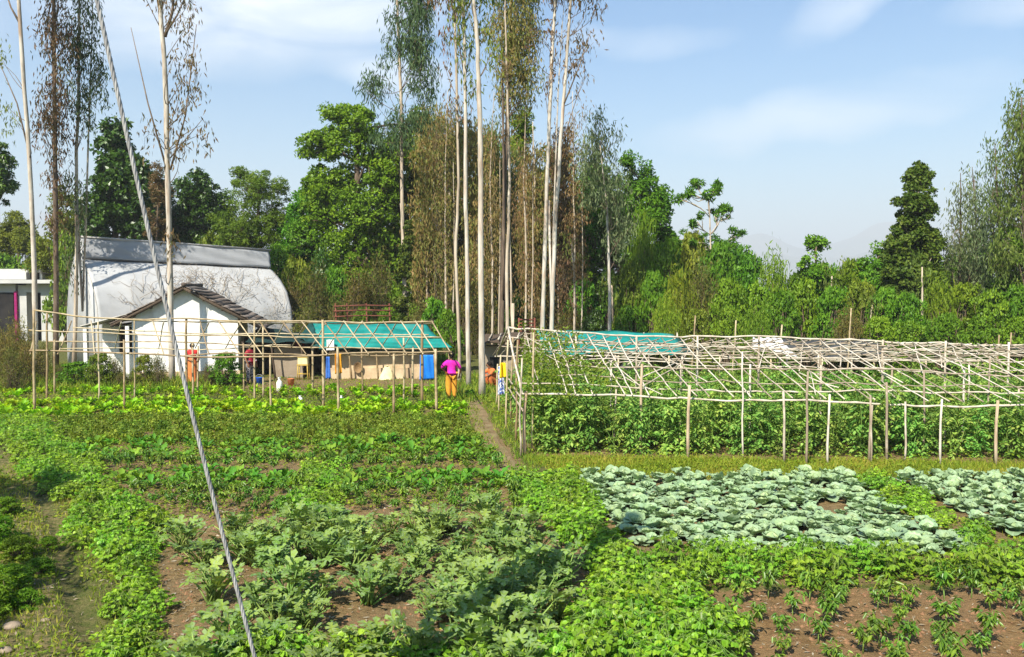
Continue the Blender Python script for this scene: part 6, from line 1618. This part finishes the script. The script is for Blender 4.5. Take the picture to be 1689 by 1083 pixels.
# stones at the bottom left
M['stone'] = solid_mat('pale_stone', [(.2, .15, .1), (.34, .27, .2)], 6, .9, .4)
for x, y, s, lb in [(20, 1035, .10, 'larger pale stone on the bank at the lower left corner'), (75, 1024, .05, 'small pale stone right of the larger one on the bank'), (8, 1075, .08, 'pinkish stone at the very bottom left')]:
    g = gp(x, y); mb = MB(); ball(mb, (0, 0, .2 * s), (s, s * .7, s * .45), 12, 8, noise=.12); tag(link('stone', mb.mesh('stone', M['stone']), loc=g), lb, 'stone')

# ================================================================== grass and ground weeds (uncountable)
def scatter(n, x0, x1, y0, y1): return np.stack([U(x0, x1, n), U(y0, y1, n)], 1)
def masked(P, inc=None, exc=()):
    k = np.ones(len(P), bool)
    if inc is not None:
        k = np.zeros(len(P), bool)
        for q in inc: k |= inpoly(P, Z[q])
    for q in exc: k &= ~inpoly(P, Z[q])
    return P[k]
def blades(mb, P, h, w_, lean=.5):
    n = len(P); z = zg(P[:, 0], P[:, 1])
    A = rng.normal(size=(n, 3)) * lean + np.array([0, 0, 1.])
    B = np.stack([P[:, 0], P[:, 1], z - .01], 1)
    pat = .5 + .5 * np.sin(P[:, 0] * 1.7 + np.sin(P[:, 1] * 1.3) * 2) * np.sin(P[:, 1] * 1.1 + P[:, 0] * .6)
    leaves(mb, B, A, rng.normal(size=(n, 3)), U(.5, 1.3, n) * h, U(.7, 1.3, n) * w_, v=np.clip(.55 * U(0, 1, n) + .5 * pat * U(0.3, 1, n), 0, 1), wpos=.35, fold=.1)
CROPS = ('bare', 'pepper', 'path', 'cabsoil', 'seedlings')
mb = MB()
P = masked(scatter(60000, -13, -1.2, 7.8, 17.5), exc=CROPS); P = P[linedist(P, DITCH) > .12]; blades(mb, P, .085, .012, .6)
P = masked(scatter(9000, -1, 13, 17, 20), inc=('strip',)); blades(mb, P, .16, .018)
P = masked(scatter(60000, -1, 13, 15, 20), inc=('strip',)); blades(mb, P, .13, .014)
P = masked(scatter(40000, -3, 14, 7.8, 18), exc=('bare', 'pepper', 'path', 'cab1', 'cab2', 'seedlings', 'hedge')); blades(mb, P, .09, .012, .6)
tag(link('grass', mb.mesh('grass', M['grass'])), 'short mixed green and dry grass on the bank and between the beds', 'grass', kind='stuff')
mb = MB()
P = masked(scatter(30000, -26, 1, 18, 36), exc=('path',)); blades(mb, P, .10, .03, .6)
pl = gpoly([(775, 690), (790, 660), (805, 660), (880, 775), (850, 790)])
P = scatter(9000, -3, 1.2, 17, 30); P = P[linedist(P, [gp(x, y)[:2] for x, y in [(772, 668), (790, 715), (830, 778)]]) < .24]; blades(mb, P, .12, .02)
P = scatter(9000, -2, 1.5, 17, 30); P = P[linedist(P, [gp(x, y)[:2] for x, y in [(806, 662), (835, 712), (880, 772)]]) < .27]; blades(mb, P, .16, .02)
P = scatter(22000, -30, -11, 30, 40); blades(mb, P, .35, .035, .5)
P = scatter(14000, -3, 16, 27, 36); blades(mb, P, .3, .035, .5)
tag(link('far_grass', mb.mesh('far_grass', M['grass'])), 'rough grass around the yard, the footpath and under the left trellis', 'grass', kind='stuff')
mb = MB()
def weeds(P, s, h):
    n = len(P); B = np.stack([P[:, 0], P[:, 1], zg(P[:, 0], P[:, 1]) + U(0, h, n)], 1)
    A = rng.normal(size=(n, 3)); A[:, 2] *= .35
    leaves(mb, B, A, np.array([0, 0, 1.]) + rng.normal(size=(n, 3)) * .35, U(.6, 1.3, n) * s, U(.6, 1.2, n) * s * .7, fold=.15)
P = masked(scatter(30000, -13, -1, 7.8, 17), exc=('bare', 'pepper', 'path', 'seedlings')); pat = np.sin(P[:, 0] * 2.1) * np.sin(P[:, 1] * 1.7 + P[:, 0]); weeds(P[pat + U(-.5, .5, len(P)) > .1], .06, .09)
P = masked(scatter(26000, -1.5, 9, 7.8, 18), inc=('beanR', 'wedge', 'strip', 'hedge')); weeds(P, .06, .12)
P = masked(scatter(42000, -13, 1, 13, 24), inc=('seedlings',)); pat = np.sin(P[:, 0] * 1.3 + 1) * np.sin(P[:, 1] * 2.9); weeds(P[pat + U(-.6, .6, len(P)) > -.45], .06, .10)
P = masked(scatter(5000, -5, 1, 7.8, 14), inc=('bare',)); pat = np.sin(P[:, 0] * 2.3 + 1) * np.sin(P[:, 1] * 2.1); weeds(P[pat + U(-.4, .4, len(P)) > .35], .04, .05)
P = masked(scatter(22000, -22, 0, 23, 34), exc=('path', 'yard')); weeds(P, .085, .13)
P = masked(scatter(12000, 0, 14, 17.5, 27), inc=('tomsoil',)); weeds(P, .07, .2)
tag(link('ground_weeds', mb.mesh('ground_weeds', M['cover'])), 'low broad-leaved weeds creeping over the soil between the beds', 'weeds', kind='stuff')
# dry fallen leaves and straw lying on the beds
mb = MB()
P = np.concatenate([masked(scatter(2600, -5, 1, 7.8, 14), inc=('bare',)), masked(scatter(1500, 1, 9, 7.8, 11), inc=('pepper',)), masked(scatter(1800, -9, 1, 13, 18), inc=('seedlings',)), scatter(1500, -9, -3, 8, 16)])
B = np.stack([P[:, 0], P[:, 1], zg(P[:, 0], P[:, 1]) + .012], 1); A = rng.normal(size=B.shape) * [1, 1, .12]
leaves(mb, B, A, np.array([0, 0, 1.]) + rng.normal(size=B.shape) * .3, U(.03, .10, len(B)), U(.006, .03, len(B)), fold=.2)
tag(link('dead_leaves', mb.mesh('dead_leaves', M['creeper_leaf'])), 'dry fallen leaves and straw lying on the bare soil', 'dead leaves', kind='stuff')
# clods on the bare soil
mb = MB()
P = np.concatenate([masked(scatter(7000, -5, 1, 7.8, 14), inc=('bare',)), masked(scatter(5000, 1, 9, 7.8, 11), inc=('pepper',)), masked(scatter(1500, -9, 1, 13, 18), inc=('seedlings',))])
for x, y in P:
    s = .007 + .03 * U(0, 1) ** 5
    q = np.array([(1, 0, 0), (0, 1, 0), (-1, 0, 0), (0, -1, 0), (0, 0, .8), (.0, 0, -.5)]) * s * U(.7, 1.3, (6, 1)) + [x, y, float(zg(np.array([x]), np.array([y]))[0])]
    mb.add(q, T=[[0, 1, 4], [1, 2, 4], [2, 3, 4], [3, 0, 4], [1, 0, 5], [2, 1, 5], [3, 2, 5], [0, 3, 5]])
M['clod'] = solid_mat('soil_clod', [(.15, .075, .038), (.28, .16, .085)], 8, .95, .3)
tag(link('soil_clods', mb.mesh('soil_clods', M['clod'], False)), 'small brown clods of earth scattered over the bare beds', 'soil clods', kind='stuff')
